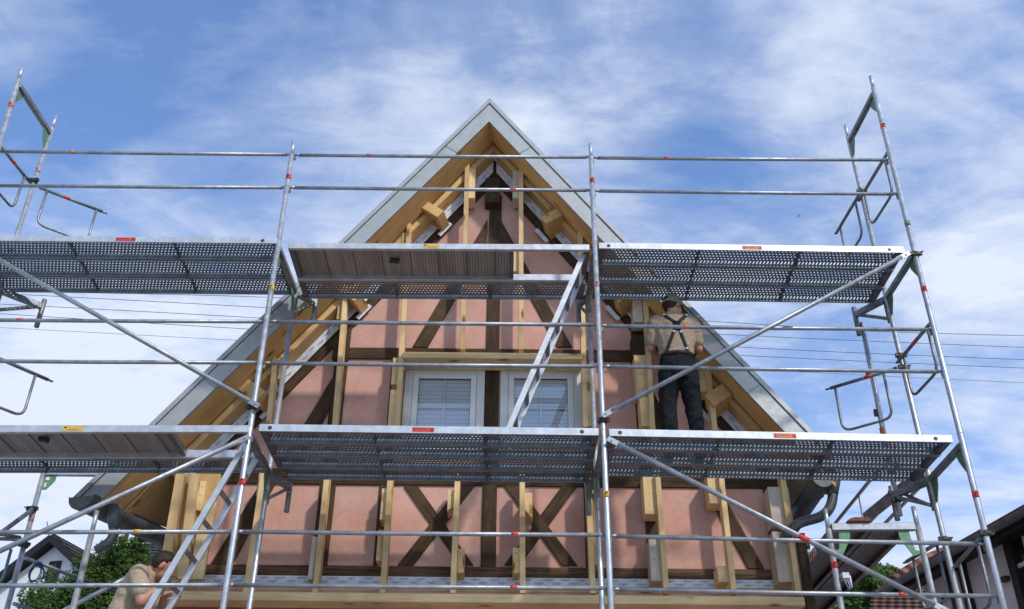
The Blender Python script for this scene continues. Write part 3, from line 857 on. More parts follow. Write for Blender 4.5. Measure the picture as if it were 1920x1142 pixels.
# guard rails
def guard(px0, py0, px1, py1, marks=(), Y=D + .046, r=.0178, ext0=None):
    a, b = at(px0, py0, Y), at(px1, py1, Y)
    if ext0 is not None: a = b + (a - b) * ((b.x - ext0) / (b.x - a.x))
    d = (b - a).normalized(); a = a - d * .03; b = b + d * .03; mb = MB()
    bow = V((0, 0, -.004))
    mb.path([a + d * .05, (a + b) / 2 + bow, b - d * .05], r, 12)
    mb.path([a + d * .06, a + d * .03 + V((0, -.006, 0)), a + V((0, -.012, -.012))], r, 10, 0, r * .6)
    mb.path([b - d * .06, b - d * .03 + V((0, -.006, 0)), b + V((0, -.012, -.012))], r, 10, 0, r * .6)
    o = mb.build('guard_rail', 'rail', scaf)
    for px, mt in marks:
        k = (px - px0) / (px1 - px0); c = at(px, py0 + (py1 - py0) * k, Y)
        ring_on(o, c, d, mt, .055, r)
    k = MB()
    for e in (a, b):
        k.box(e + V((.010 if e is a else -.010, .0, -.03)), (.008, 0, 0), (0, .012, 0), (0, 0, .028))
    k.split('wedge', 'steel_dark', o)
XD = at(5, 250, D).x - .05
for y0, y1, y2, y3, y4, y5, mk in (
    (284, 290, 291, 295, 296, 300, ((135, 'orange'),), ), ):
    pass
guard(0, 284, 541, 290, ((135, 'orange'),), ext0=XD); guard(557, 291, 1102, 295, ((693, 'red'),)); guard(1116, 296, 1659, 300, ((1249, 'red'),))
guard(0, 348, 533, 352, (), ext0=XD); guard(548, 352, 1103, 357, ((962, 'red'),)); guard(1119, 358, 1678, 364)
guard(0, 600, 499, 603, ((38, 'red'),), ext0=XD); guard(513, 603, 1113, 609); guard(1132, 611, 1740, 618, ((1286, 'orange'),))
guard(0, 677, 487, 680, (), ext0=XD); guard(501, 681, 1116, 687); guard(1138, 687, 1762, 697)
guard(0, 997, 432, 997, ((258, 'yellow'),), ext0=XD); guard(449, 997, 1126, 1003, ((965, 'red'),)); guard(1150, 1005, 1840, 1020)
guard(0, 1097, 417, 1097, (), ext0=XD); guard(432, 1097, 1131, 1103, ((963, 'red'),)); guard(1155, 1105, 1866, 1118, ((1690, 'red'),))
# diagonal braces in front of the standards
def diag(px0, py0, px1, py1, marks=(), ext0=None, Y=D - .055):
    a, b = at(px0, py0, Y), at(px1, py1, Y)
    if ext0 is not None: a = b + (a - b) * ((b.x - ext0) / (b.x - a.x))
    d = (b - a).normalized(); mb = MB().path([a + d * .08, b - d * .08], .0212, 14)
    for e, s_ in ((a, 1), (b, -1)):
        mb.bar(e - d * s_ * .02, e + d * s_ * .13, .012, .046, (0, 0, 1))
        mb.path([e + d * s_ * .02 + V((0, -.016, 0)), e + d * s_ * .02 + V((0, .05, 0))], .009, 8)
    o = mb.build('diagonal_brace', 'rail', scaf)
    for px, mt in marks:
        k = (px - px0) / (px1 - px0); ring_on(o, at(px, py0 + (py1 - py0) * k, Y), d, mt, .09, .0212)
    return a, b
diag(0, 488, 482, 760, ext0=XD); diag(0, 1033, 464, 820, ext0=XD)
diag(1133, 778, 1702, 476); diag(1143, 824, 1772, 1144, ((1507, 'red'),))
# couplers where braces and end guards clamp on
def coupler(P, ax=(0, 0, 1), r=RS, parent=None):
    P = V(P); ax = V(ax).normalized(); mb = MB()
    mb.path([P - ax * .024, P + ax * .024], r + .009, 12)
    mb.box(P + V((.035, -.02, 0)), (.02, 0, 0), (0, .012, 0), (0, 0, .016)).box(P + V((-.035, -.018, .0)), (.018, 0, 0), (0, .014, 0), (0, 0, .02))
    mb.path([P + V((.03, -.045, 0)), P + V((.055, -.06, 0))], .007, 6).path([P + V((-.02, -.04, 0)), P + V((-.05, -.075, -.008))], .006, 6)
    mb.build('coupler', 'rust', parent or scaf)
for s_, py in ((A, 765), (B, 783)):
    coupler(s_.z(at(480, py, D).z))
coupler(C.z(at(1708, 478, D).z))
coupler(C.z(at(1845, 1001, D).z)); coupler(Ci.z(at(1758, 1012, DI).z)); coupler(Ci.z(at(1687, 668, DI).z)); coupler(Ci.z(at(1690, 690, DI).z))
coupler(Dj.z(at(64, 340, DI).z)); coupler(Ci.z(at(1612, 360, DI).z))
# end guards with a hanging loop
def end_guard(p0, p1, mark=None, drop=.46, i0=.14, i1=.86, parent=None, mk=.5):
    p0, p1 = V(p0), V(p1); d = p1 - p0
    mb = MB().path([p0, p1], .0175, 12)
    a, b = p0 + d * i0, p0 + d * i1; dn = V((0, 0, -drop))
    mb.path([a, a + dn, b + dn, b], .0135, 10, .10)
    mb.bar(p1 - d.normalized() * .01, p1 + d.normalized() * .05, .03, .008)
    o = mb.build('end_guard', 'steel_dark', parent or scaf)
    if mark: ring_on(o, p0 + d * mk, d, mark, .07, .0175)
end_guard((3.80, 7.236, 8.44), (3.745, 7.96, 8.44)); end_guard((3.745, 7.99, 8.50), (3.70, 8.6, 8.50))
end_guard((3.81, 7.25, 6.395), (3.76, 7.95, 6.40), 'red'); end_guard((3.743, 7.99, 6.34), at(1557, 728, 8.40), 'red', .50, .2, .93, None, .42)
end_guard((-5.25, 7.26, 8.50), (-5.215, 7.95, 8.55), 'red'); end_guard((-5.10, 7.976, 8.49), (-4.56, 8.37, 8.49), 'red', .46, .12, .9, None, .42)
end_guard((-5.05, 7.40, 6.20), (-4.498, 8.135, 6.2))
p = at(1845, 1001, D); q = at(1762, 1050, DI)
end_guard(C.z(p.z) + V((-.03, .03, -.02)), Ci.z(p.z - .02) + V((.02, -.06, -.01)), None, .50); 
q = at(1757, 1014, DI); end_guard(Ci.z(q.z) + V((-.03, .02, 0)), atz(1700, 1053, q.z), None, .5, .1, .8)
# guard post on the end of the lower right console, with a tube below it
mb = MB().path([V((3.60, 8.28, 4.93)), V((3.62, 8.28, 7.05))], RS, 14)
po = mb.build('standard', 'steel', scaf)
ring_on(po, V((3.602, 8.28, 5.79)), (0, 0, 1), 'orange', .09)
wg = MB()
for z in (6.45, 6.0, 7.0): wg.box((3.575, 8.28, z), (.018, 0, 0), (0, .014, 0), (0, 0, .035))
wg.split('wedge', 'rust', scaf)
coupler((3.60, 8.27, 5.08)); coupler((3.59, 8.30, 5.16), (0, 1, 0))
# tubes behind the right end at the lower deck level
MB().bar((3.80, 8.03, 5.27), (3.70, 9.35, 5.33), .05, .10).build('transom', 'steel_dark', scaf)
MB().path([at(1683, 921, 8.24), at(1745, 948, 8.0)], .015, 10).build('console_strut', 'steel_dark', scaf)

# ------------------------------------------------------------------ decks
def steel_deck(x0, x1, y0, y1, zt, label, sticker=None, group='perforated steel scaffold decks', slope=0.0):
    o = things('steel_deck', label, 'scaffold deck', ((x0 + x1) / 2, y0, zt - .065), group)
    h = .065; tl = .003
    def zz(x): return zt + slope * (x - x0)
    def sh(mb):                     # small tilt that follows the roll of the scaffold
        for v in mb.v: v.z += slope * (v.x - x0)
        return mb
    sh(MB().abox(x0 + .01, x1 - .01, y0 + tl, y1 - tl, zt - .004, zt)).build('perforated_plate', 'perf', o)
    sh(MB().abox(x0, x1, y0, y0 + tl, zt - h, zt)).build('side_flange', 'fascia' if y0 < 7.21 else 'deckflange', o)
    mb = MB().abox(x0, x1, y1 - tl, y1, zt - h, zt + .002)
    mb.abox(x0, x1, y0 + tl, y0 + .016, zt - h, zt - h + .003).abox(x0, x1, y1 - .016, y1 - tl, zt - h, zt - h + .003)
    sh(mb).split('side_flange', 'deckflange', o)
    mb = MB()
    for k in (1, 2):
        x = x0 + (x1 - x0) * k / 3; mb.abox(x - .010, x + .010, y0 + tl, y1 - tl, zt - .026, zt - .0045)
        mb.path([(x, y1 - .022, zt - h + .012), (x, y1 - .022, zt - h - .010)], .010, 8)
    mb.abox(x0 + .0, x0 + .05, y0 + tl, y1 - tl, zt - .055, zt - .0045).abox(x1 - .05, x1, y0 + tl, y1 - tl, zt - .055, zt - .0045)
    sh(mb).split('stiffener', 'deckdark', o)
    mb = MB()
    for x in (x0 + .09, x1 - .14): mb.path([(x, y0 - .002, zt - .034), (x, y0 + .0, zt - .034)], .018, 14)
    sh(mb).split('rivet', 'rust', o)
    if sticker:
        sx0, sx1, mt = sticker
        a = at(sx0, 450, y0).x if zt > 6 else at(sx0, 805, y0).x; b = at(sx1, 450, y0).x if zt > 6 else at(sx1, 805, y0).x
        so_ = sh(MB().abox(a, b, y0 - .0025, y0 - .0005, zt - .055, zt - .014)).build('sticker', mt, o)
        mb = MB(); mb.abox(a + .012, a + .022, y0 - .0035, y0 - .0027, zt - .045, zt - .025)
        for k in range(5): mb.abox(a + .035 + k * .018, a + .047 + k * .018, y0 - .0035, y0 - .0027, zt - .032, zt - .027)
        mb.abox(b - .030, b - .024, y0 - .0035, y0 - .0027, zt - .048, zt - .022).abox(b - .016, b - .010, y0 - .0035, y0 - .0027, zt - .048, zt - .022).abox(b - .024, b - .016, y0 - .0035, y0 - .0027, zt - .048, zt - .042)
        sh(mb).build('print', 'black', so_)
    return o
def span(px0, py0, px1, py1, y=7.206):
    a, b = at(px0, py0, y), at(px1, py1, y); return a.x, b.x, a.z, (b.z - a.z) / (b.x - a.x)
def row(px0, py0, px1, py1, ys, labels, sticker, x0=None):
    a, b, z, sl = span(px0, py0, px1, py1)
    if x0 is not None: z = z + (x0 - a) * sl; a = x0
    for i, ((y0, y1), lb) in enumerate(zip(ys, labels)):
        xs = 0
        steel_deck(a, b, y0, y1, z, lb, sticker if i == 0 else None, slope=sl)
Y3 = ((7.206, 7.478), (7.492, 7.768), (7.782, 8.055)); Y3L = ((7.206, 7.47), (7.482, 7.75), (7.762, 8.03)); Y4 = ((7.206, 7.445), (7.457, 7.697), (7.709, 7.948), (7.960, 8.20))
row(0, 441, 521, 446, Y3, ('front perforated steel deck of the upper left bay with a red sticker', 'middle perforated steel deck of the upper left bay against the sky', 'innermost perforated steel deck of the upper left bay above the power lines'), (217, 254, 'red'), XD + .02)
row(1123, 455, 1694, 463, Y3, ('front perforated steel deck of the upper right bay with an orange sticker', 'middle perforated steel deck of the upper right bay', 'innermost perforated steel deck of the upper right bay just above the worker in the cap'), (1390, 1426, 'orange'))
row(487, 795, 1122, 803, Y4, ('front perforated steel deck below the two windows with a red sticker', 'second perforated steel deck from the front below the two windows', 'third perforated steel deck from the front below the two windows', 'innermost perforated steel deck below the two windows, nearest the wall'), (773, 814, 'red'))
row(1142, 804, 1784, 816, Y3L, ('front perforated steel deck of the lower right bay with an orange sticker', 'middle perforated steel deck of the lower right bay under the standing worker', 'innermost perforated steel deck of the lower right bay by the zinc gutter'), (1449, 1491, 'orange'))
# single inner steel decks beside the hatch decks
a, b, z, sl = span(541, 455, 1105, 458); steel_deck(a, b, 7.745, 8.03, z - .004, 'single perforated steel deck behind the upper hatch deck in the middle bay', slope=sl)
a, b, z, sl = span(0, 799, 468, 799); steel_deck(XD + .02, b, 7.745, 8.03, z - .004, 'single perforated steel deck behind the lower hatch deck on the left', slope=sl)
# hidden deck under the crouching worker
za = J0 - .06
steel_deck(XD + .02, A.z(J0).x - .06, 7.30, 7.58, za, 'front steel deck under the crouching worker in the lowest left bay'); steel_deck(XD + .02, A.z(J0).x - .06, 7.60, 7.90, za, 'inner steel deck under the crouching worker in the lowest left bay')

def hatch_deck(x0, x1, xh, zt, slope, label, sticker, latch_px):
    y0, y1 = 7.206, 7.725; o = things('hatch_deck', label, 'hatch deck', ((x0 + x1) / 2, y0, zt - .07), 'aluminium hatch decks with ladders')
    def sh(mb):
        for v in mb.v: v.z += slope * (v.x - x0)
        return mb
    sh(MB().abox(x0, x1, y0, y0 + .035, zt - .066, zt)).build('side_beam', 'alu', o, bevel=.003)
    sh(MB().abox(x0, x1, y1 - .04, y1, zt - .075, zt)).build('side_beam', 'alu', o, bevel=.003)
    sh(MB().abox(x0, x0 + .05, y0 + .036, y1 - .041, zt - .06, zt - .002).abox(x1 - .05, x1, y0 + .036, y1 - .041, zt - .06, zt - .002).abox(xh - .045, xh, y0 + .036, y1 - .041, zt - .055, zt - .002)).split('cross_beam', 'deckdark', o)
    sh(MB().abox(x0 + .05, xh - .045, y0 + .036, y1 - .041, zt - .026, zt - .012)).build('ribbed_board', 'ribbed', o)
    mb = MB(); x = x0 + .05 + .27
    while x < xh - .1:
        mb.abox(x - .004, x + .004, y0 + .037, y1 - .042, zt - .032, zt - .0265); x += .27
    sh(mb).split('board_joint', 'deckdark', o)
    L = atz(*latch_px, zt - .03); mb = MB()
    mb.box(L, (.035, .012, 0), (0, .02, 0), (0, 0, .02)).box(L + V((.03, -.02, -.02)), (.012, 0, 0), (0, .03, 0), (0, 0, .012)).path([L + V((-.05, .03, 0)), L + V((.05, -.03, -.015))], .009, 8)
    mb.build('latch', 'rust', o)
    a, b, mt = sticker; s0 = at(a, 460 if zt > 6 else 803, y0).x; s1 = at(b, 460 if zt > 6 else 803, y0).x
    so_ = sh(MB().abox(s0, s1, y0 - .002, y0 - .0005, zt - .056, zt - .010)).build('sticker', mt, o)
    mb = MB(); mb.abox(s0 + .012, s0 + .03, y0 - .003, y0 - .0022, zt - .03, zt - .016)
    for k in range(5): mb.abox(s0 + .045 + k * .018, s0 + .058 + k * .018, y0 - .003, y0 - .0022, zt - .045, zt - .040)
    sh(mb).build('print', 'black', so_)
a, b, z, sl = span(541, 455, 1105, 458)
hatch_deck(a, b, atz(963, 500, z).x, z, sl, 'upper aluminium hatch deck with an open hatch in the middle bay under the gable', (793, 824, 'yellow'), (740, 488))
a, b, z, sl = span(0, 799, 467, 799)
hatch_deck(XD + .02, b, atz(343, 838, z).x, z, sl, 'lower left aluminium hatch deck with an open hatch and yellow sticker', (118, 156, 'yellow'), (82, 824))

# ladders under the hatches
def ladder(f0, f1, b0, b1, Yf, Yb, label, zfoot):
    p0, p1, q0, q1 = at(*f0, Yf), at(*f1, Yf), at(*b0, Yb), at(*b1, Yb)
    q1 = q1 + (q1 - q0) * 0; d = (p1 - p0).normalized()
    def ext(p, z): return p + d * ((z - p.z) / d.z)
    p1 = ext(p1, zfoot); q0 = V((p0.x + .01, Yb, p0.z)); q1 = V((p1.x + .01, Yb, p1.z))
    o = things('ladder', label, 'ladder', p1, 'aluminium access ladders')
    for a, b in ((p0, p1), (q0, q1)):
        MB().bar(a, b, .026, .05, (1, 0, .5)).build('stile', 'alu', o, bevel=.002)
    L = (p1 - p0).length; n = int(L / .275)
    for k in range(n):
        s_ = .18 + k * .275; c = p0 + d * s_; c2 = q0 + d * s_
        MB().bar(c + V((0, .0135, 0)), c2 - V((0, .0135, 0)), .032, .03, d).build('rung', 'steel_dark', o)
ladder((1095, 476), (957, 796), (1092, 505), (965, 796), 7.30, 7.62, 'upper aluminium ladder leaning down from the open hatch across the right window', 5.26)
ladder((462, 830), (277, 1142), (487, 842), (313, 1142), 7.30, 7.62, 'lower aluminium ladder in front of the crouching worker on the left', 3.21)

# ------------------------------------------------------------------ side scaffolds
sr = things('side_scaffold', 'steel scaffold with two green corner plates along the right side of the house', 'scaffold', (3.05, 7.6, 0))
ys = 7.6
s1, s1o = standard(1547, 955, 1578, 1142, ys, None, 0, ((1060, 'red'),), True, sr); s2, _ = standard(1712, 950, 1755, 1142, ys, None, 0, (), True, sr)
zt = at(1640, 990, ys).z
MB().bar(s1.z(zt) + V((RS, 0, 0)), s2.z(zt + .012) - V((RS, 0, 0)), .05, .062).build('transom', 'rail', sr, bevel=.004)
for S_, sg in ((s1, 1), (s2, -1)):
    P = S_.z(zt - .032) + V((sg * RS, 0, 0)); x = V((sg, 0, 0)); z = V((0, 0, -1))
    vs = [P + x * .06, P + x * .15, P + x * .145 + z * .06, P + x * .06 + z * .21, P + z * .19, P + z * .165, P + x * .035 + z * .16, P + x * .05 + z * .09]
    v2 = [q + V((0, s_, 0)) for s_ in (-.004, .004) for q in vs]; n = 8
    MB().add(v2, [tuple(range(n)), tuple(range(2 * n - 1, n - 1, -1))] + [((i + 1) % n, i, i + n, (i + 1) % n + n) for i in range(n)]).build('gusset', 'green', sr)
for yy in (10.6, 13.6):
    for x in (2.80, 3.44): MB().path([(x, yy, 0), (x, yy, 5.3 if x > 3 else 4.6)], RS, 12).build('standard', 'steel', sr)
    MB().bar((2.83, yy, zt), (3.41, yy, zt), .05, .06).build('transom', 'steel', sr)
MB().path([(3.43, 7.62, 5.33), (3.43, 13.6, 5.33)], .0178, 12).build('guard_rail', 'steel', sr)
MB().path([(3.81, 8.0, 5.36), (3.81, 13.6, 5.36)], .0178, 12).build('guard_rail', 'steel', sr)
MB().path([(3.81, 8.0, 5.19), (3.79, 11.0, 5.19)], .0178, 12).build('guard_rail', 'steel', sr)
def long_deck(x0, x1, y0, y1, z, label):
    o = things('steel_deck', label, 'scaffold deck', ((x0 + x1) / 2, y0, z - .06), 'perforated steel scaffold decks')
    MB().abox(x0 + .003, x1 - .003, y0, y1, z - .006, z).build('deck_plate', 'ribdeck', o)
    MB().abox(x0, x0 + .003, y0, y1, z - .06, z).abox(x1 - .003, x1, y0, y1, z - .06, z).abox(x0 + .003, x0 + .04, y0, y1, z - .06, z - .057).abox(x1 - .04, x1 - .003, y0, y1, z - .06, z - .057).build('side_flange', 'ribdeck', o)
    mb = MB()
    for k in range(1, 6):
        x = x0 + (x1 - x0) * k / 6
        mb.abox(x - .004, x + .004, y0, y1, z - .009, z - .0065)
    mb.split('rib', 'steel_dark', o)
    return o
ma, t_, b_ = nt('brownish_deck_underside')
vv = coords(t_, (1, 1, 1)); sp_ = N(t_, 'ShaderNodeSeparateXYZ'); t_.links.new(vv, sp_.inputs[0])
vo = N(t_, 'ShaderNodeTexVoronoi', Scale=30); t_.links.new(coords(t_, (1, .8, 1)), vo.inputs['Vector'])
col = mul(t_, ramp(t_, vo.outputs['Distance'], [(.0, (.50, .48, .45)), (.13, (.20, .165, .14)), (1, (.17, .14, .12))]), ramp(t_, noise(t_, vv, 5, 5), [(.3, .7), (.7, 1.2)]))
t_.links.new(col, b_.inputs['Base Color']); b_.inputs['Metallic'].default_value = .3; b_.inputs['Roughness'].default_value = .55
M['ribdeck'] = ma
zd = zt + .06
l1 = long_deck(2.765, 3.065, 7.66, 13.55, zd, 'brownish steel deck of the right side scaffold next to the house wall')
l2 = long_deck(3.085, 3.39, 7.66, 13.55, zd, 'brownish steel deck of the right side scaffold on its outer side')
# red lettered strip on the house-side edge of the side deck
so_ = MB().abox(2.7625, 2.7645, 8.25, 9.4, zd - .058, zd - .004).build('lettered_strip', 'whiteprint', l1)
mb = MB(); yy = 8.27
while yy < 9.36:
    hgt = rnd.uniform(.03, .046); mb.abox(2.7612, 2.762, yy, yy + rnd.uniform(.03, .07), zd - .055, zd - .055 + hgt); yy += rnd.uniform(.06, .09)
mb.build('red_lettering', 'red', so_)
# things on and at the side scaffold
bd = things('bundle', 'reddish brown rounded bundle lying on the side scaffold transom', 'bundle', atz(1605, 985, zd))
c = V((at(1608, 980, ys).x, ys, zt + .031 + .055))
mb = MB(); prof = [(-.10, -.05), (.10, -.05), (.105, -.018), (.09, -.006), (-.03, -.006), (-.065, -.015), (-.095, -.034)]
mb.prism([(c.x + x, c.z + z) for x, z in prof], c.y - .05, c.y + .13); mb.build('bundle_body', 'brick', bd, bevel=.015)
mb = MB().abox(c.x + .05, c.x + .06, c.y - .053, c.y + .133, c.z - .049, c.z - .003); mb.build('strap', 'rust', bd)
rod = at(1610, 930, 8.7); rb = MB().path([V((rod.x, 8.7, zd)), rod], .008, 8).build('rod', 'steel_dark', None, (rod.x, 8.7, zd)); tag(rb, 'thin upright grey rod behind the brown bundle on the side scaffold', 'rod')
P = at(1577, 1083, ys - .02)
wl = things('work_light', 'grey clamp box with a wire guard fixed to the side scaffold upright', 'work light', P + V((.05, 0, -.05)))
MB().abox(P.x, P.x + .062, ys - .06, ys + .02, P.z - .02, P.z + .035).build('box', 'steel', wl, bevel=.006)
mb = MB()
for k in range(3):
    mb.path([P + V((.012 + k * .02, -.03, -.02)), P + V((.018 + k * .02, -.05, -.07)), P + V((.035 + k * .012, -.03, -.105)), P + V((.06, -.0, -.06)), P + V((.062, 0, -.02))], .004, 6, .02)
mb.build('wire_guard', 'alu', wl)
MB().abox(P.x + .058, P.x + .072, ys - .05, ys + .0, P.z - .09, P.z + .01).build('lamp_glass', 'whiteprint', wl, bevel=.004)

slf = things('side_scaffold', 'steel scaffold with one green corner plate left of the house beside the conifer', 'scaffold', (-4.2, 8.5, 0))
YS = 8.55
standard(83, 882, 13, 1142, YS, None, 0, ((972, 'pinksticker'),), False, slf)
standard(182, 958, 137, 1142, 7.6, None, 0, (), True, slf)
p = at(83, 886, YS); q = at(185, 887, YS + .05)
MB().bar(p + V((RS, 0, 0)), q + V((.25, 0, 0)), .05, .06).build('transom', 'steel', slf)
P = p + V((RS, 0, -.03)); x = V((1, 0, 0)); z = V((0, 0, -1))
vs = [P, P + x * .105, P + x * .10 + z * .06, P + x * .035 + z * .15, P + z * .15]
v2 = [q_ + V((0, s_, 0)) for s_ in (-.004, .004) for q_ in vs]; n = 5
gs_ = MB().add(v2, [tuple(range(n)), tuple(range(2 * n - 1, n - 1, -1))] + [((i + 1) % n, i, i + n, (i + 1) % n + n) for i in range(n)]).build('gusset', 'green', slf)
MB().box(P + x * .028 + z * .035, x * .018, (0, .0052, 0), z * .016).box(P + x * .02 + z * .1, x * .009, (0, .0052, 0), z * .022).build('slot', 'whiteprint', gs_)
coupler(at(62, 955, YS), (0, 0, 1), RS, slf); coupler(at(47, 1022, YS), (0, 0, 1), RS, slf)
MB().path([at(60, 956, YS - .04), at(-60, 1045, 8.0)], .0212, 12).build('diagonal_brace', 'steel_dark', slf)
MB().path([at(47, 1046, 8.5), at(232, 1116, 9.7)], .0178, 12).build('guard_rail', 'steel_dark', slf)
MB().path([at(26, 1132, 8.5), at(110, 1160, 9.1)], .0178, 12, 0).build('guard_rail', 'steel_dark', slf)
MB().path([at(118, 1146, 8.6), at(285, 1058, 9.0)], .0212, 12).build('diagonal_brace', 'steel', slf)
MB().path([at(-6, 1010, 8.4), at(45, 1012, 8.5)], .0178, 12).path([at(-8, 1000, 8.3), at(38, 1008, 8.5)], .0178, 12).build('guard_rail', 'steel_dark', slf)
MB().path([at(21, 1030, 8.3), at(5, 1088, 8.3), at(-10, 1096, 8.3)], .0135, 10, .06).build('end_guard', 'steel_dark', slf)
# blue cable coil hanging on the rail
cc = at(68, 1075, 8.62); coil = MB()
for k in range(6):
    rx, rz = .058 + rnd.uniform(-.012, .008), .085 + rnd.uniform(-.015, .012); ox, oz = rnd.uniform(-.012, .012), rnd.uniform(-.012, .008)
    coil.path([cc + V((ox + rx * math.cos(a), k * .006 - .02, oz + rz * math.sin(a))) for a in [2 * math.pi * i / 22 for i in range(23)]], .0042, 6)
for k in range(4): coil.path([cc + V((-.03 + k * .02, -.03, .07)), cc + V((-.02 + k * .014, 0, .105)), cc + V((-.02 + k * .018, .03, .06))], .0045, 6)
tag(coil.build('cable_coil', 'cable', None, cc), 'blue cable coiled and hung on the rail of the left scaffold', 'cable')

# ------------------------------------------------------------------ people
def bake(mb, voxel, smooth=4, disp=None):
    me = bpy.data.meshes.new('tmp'); me.from_pydata([tuple(v) for v in mb.v], [], mb.f); me.update()
    ob = bpy.data.objects.new('tmp', me); COL.objects.link(ob)
    r_ = ob.modifiers.new('r', 'REMESH'); r_.mode = 'VOXEL'; r_.voxel_size = voxel
    s_ = ob.modifiers.new('s', 'SMOOTH'); s_.iterations = smooth; s_.factor = .5
    if disp:
        tx = bpy.data.textures.new('folds', 'CLOUDS'); tx.noise_scale = disp[1]; tx.noise_depth = 2
        d_ = ob.modifiers.new('d', 'DISPLACE'); d_.texture = tx; d_.strength = disp[0]; d_.mid_level = .5; d_.texture_coords = 'LOCAL'
    dg = bpy.context.evaluated_depsgraph_get(); out = bpy.data.meshes.new_from_object(ob.evaluated_get(dg))
    vs = [v.co.copy() for v in out.vertices]; fs = [tuple(p.vertices) for p in out.polygons]
    bpy.data.objects.remove(ob); bpy.data.meshes.remove(me); bpy.data.meshes.remove(out)
    return MB().add(vs, fs, None, True)
def limb(mb, pts_, rs, n=14):           # tapered limb, one closed surface per segment with round joints
    for i in range(len(pts_) - 1):
        mb.path([pts_[i], pts_[i + 1]], rs[i], n, 0, rs[i + 1])
    for p, r in zip(pts_, rs): mb.ell(p, (r, r, r), n)
def loft(mb, rings, lat, n=20):         # rings: centre, half width (lateral), half depth
    cs = [V(r_[0]) for r_ in rings]; vs = []
    for i, (c, a, b) in enumerate(rings):
        d = (cs[min(i + 1, len(cs) - 1)] - cs[max(0, i - 1)]).normalized()
        L = (V(lat) - d * V(lat).dot(d)).normalized(); f = L.cross(d)
        for k in range(n):
            th = 2 * math.pi * k / n; vs.append(V(c) + L * a * math.cos(th) + f * b * math.sin(th))
    m_ = len(rings); fs = [tuple(range(n - 1, -1, -1)), tuple((m_ - 1) * n + k for k in range(n))]
    for i in range(m_ - 1):
        for k in range(n):
            l = (k + 1) % n; fs.append((i * n + k, i * n + l, (i + 1) * n + l, (i + 1) * n + k))
    mb.add(vs, fs, None, True)
def frame_from(fwd, up):
    f = V(fwd).normalized(); u = V(up); u = (u - f * u.dot(f)).normalized(); r = f.cross(u)
    return Matrix((r, f, u)).transposed()          # columns: right, forward, up
def hand(mb, wrist, dirv, palm_n, curl=.9, side=1):
    d = V(dirv).normalized(); n = V(palm_n); n = (n - d * n.dot(d)).normalized(); s_ = d.cross(n).normalized() * side
    rot = Matrix((s_, d, n)).transposed()
    mb.ell(wrist + d * .045, (.040, .052, .018), 12, rot)
    for k, (off, L) in enumerate(((.028, .072), (.010, .080), (-.009, .074), (-.027, .058))):
        p = wrist + d * .088 + s_ * off; q = p + (d * math.cos(curl * .5) + n * math.sin(curl * .5)) * L * .45
        r2 = q + (d * math.cos(curl * 1.2) + n * math.sin(curl * 1.2)) * L * .33; r3 = r2 + (d * math.cos(curl * 1.9) + n * math.sin(curl * 1.9)) * L * .27
        limb(mb, [p - d * .02, q, r2, r3], [.0095, .009, .008, .007], 8)
    b = wrist + d * .03 + s_ * .034; q = b + (d * .6 + s_ * .6 + n * .35).normalized() * .045; limb(mb, [b, q, q + (d * .8 + n * .5).normalized() * .032], [.012, .0105, .0085], 8)
def head(mb, c, Rm):                    # Rm columns: right, forward, up
    def P(x, y, z): return V(c) + Rm @ V((x, y, z))
    mb.ell(P(0, -.012, .018), (.076, .096, .098), 18, Rm); mb.ell(P(0, .028, -.045), (.056, .062, .068), 16, Rm)
    mb.ell(P(0, .052, -.088), (.030, .028, .022), 12, Rm)
    limb(mb, [P(0, .082, .012), P(0, .106, -.026)], [.009, .0135], 10)
    for s_ in (-1, 1):
        mb.ell(P(s_ * .078, -.012, -.012), (.010, .020, .032), 10, Rm)
        mb.ell(P(s_ * .033, .073, .028), (.026, .012, .010), 10, Rm); mb.ell(P(s_ * .040, .058, -.028), (.024, .02, .022), 10, Rm)
    mb.ell(P(0, .083, -.062), (.024, .010, .010), 10, Rm)
def face_bits(root, c, Rm):
    def P(x, y, z): return V(c) + Rm @ V((x, y, z))
    for s_ in (-1, 1): MB().ell(P(s_ * .032, .079, .008), (.012, .008, .008), 10, Rm).build('eye', 'eye', root)
    MB().ell(P(0, .089, -.062), (.022, .008, .006), 10, Rm).build('mouth', 'lip', root)
def hair(root, c, Rm, sc_=1.0, front=.04):
    mb = MB(); mb.ell(V(c) + Rm @ V((0, -.014, .022)), (.083 * sc_, .103 * sc_, .103 * sc_), 40, Rm)
    keepf = []
    inv = Rm.transposed()
    for f, s_ in zip(mb.f, mb.sm):
        q = inv @ (sum((mb.v[i] for i in f), V((0, 0, 0))) / len(f) - V(c))
        if q.z > .055 + max(0, q.y) * .25 or (q.y < .0 and q.z > -.055 + q.y * .1) and not (abs(q.x) > .06 and q.y > -.035 and q.z < .03): keepf.append(f)
    mb.f = keepf; mb.sm = [True] * len(keepf)
    rn = random.Random(3)
    mb.v = [v + (v - V(c)).normalized() * rn.uniform(-.003, .006) for v in mb.v]
    o = mb.build('hair', 'hair', root); sm = o.modifiers.new('thick', 'SOLIDIFY'); sm.thickness = .012; sm.offset = -1
    return o

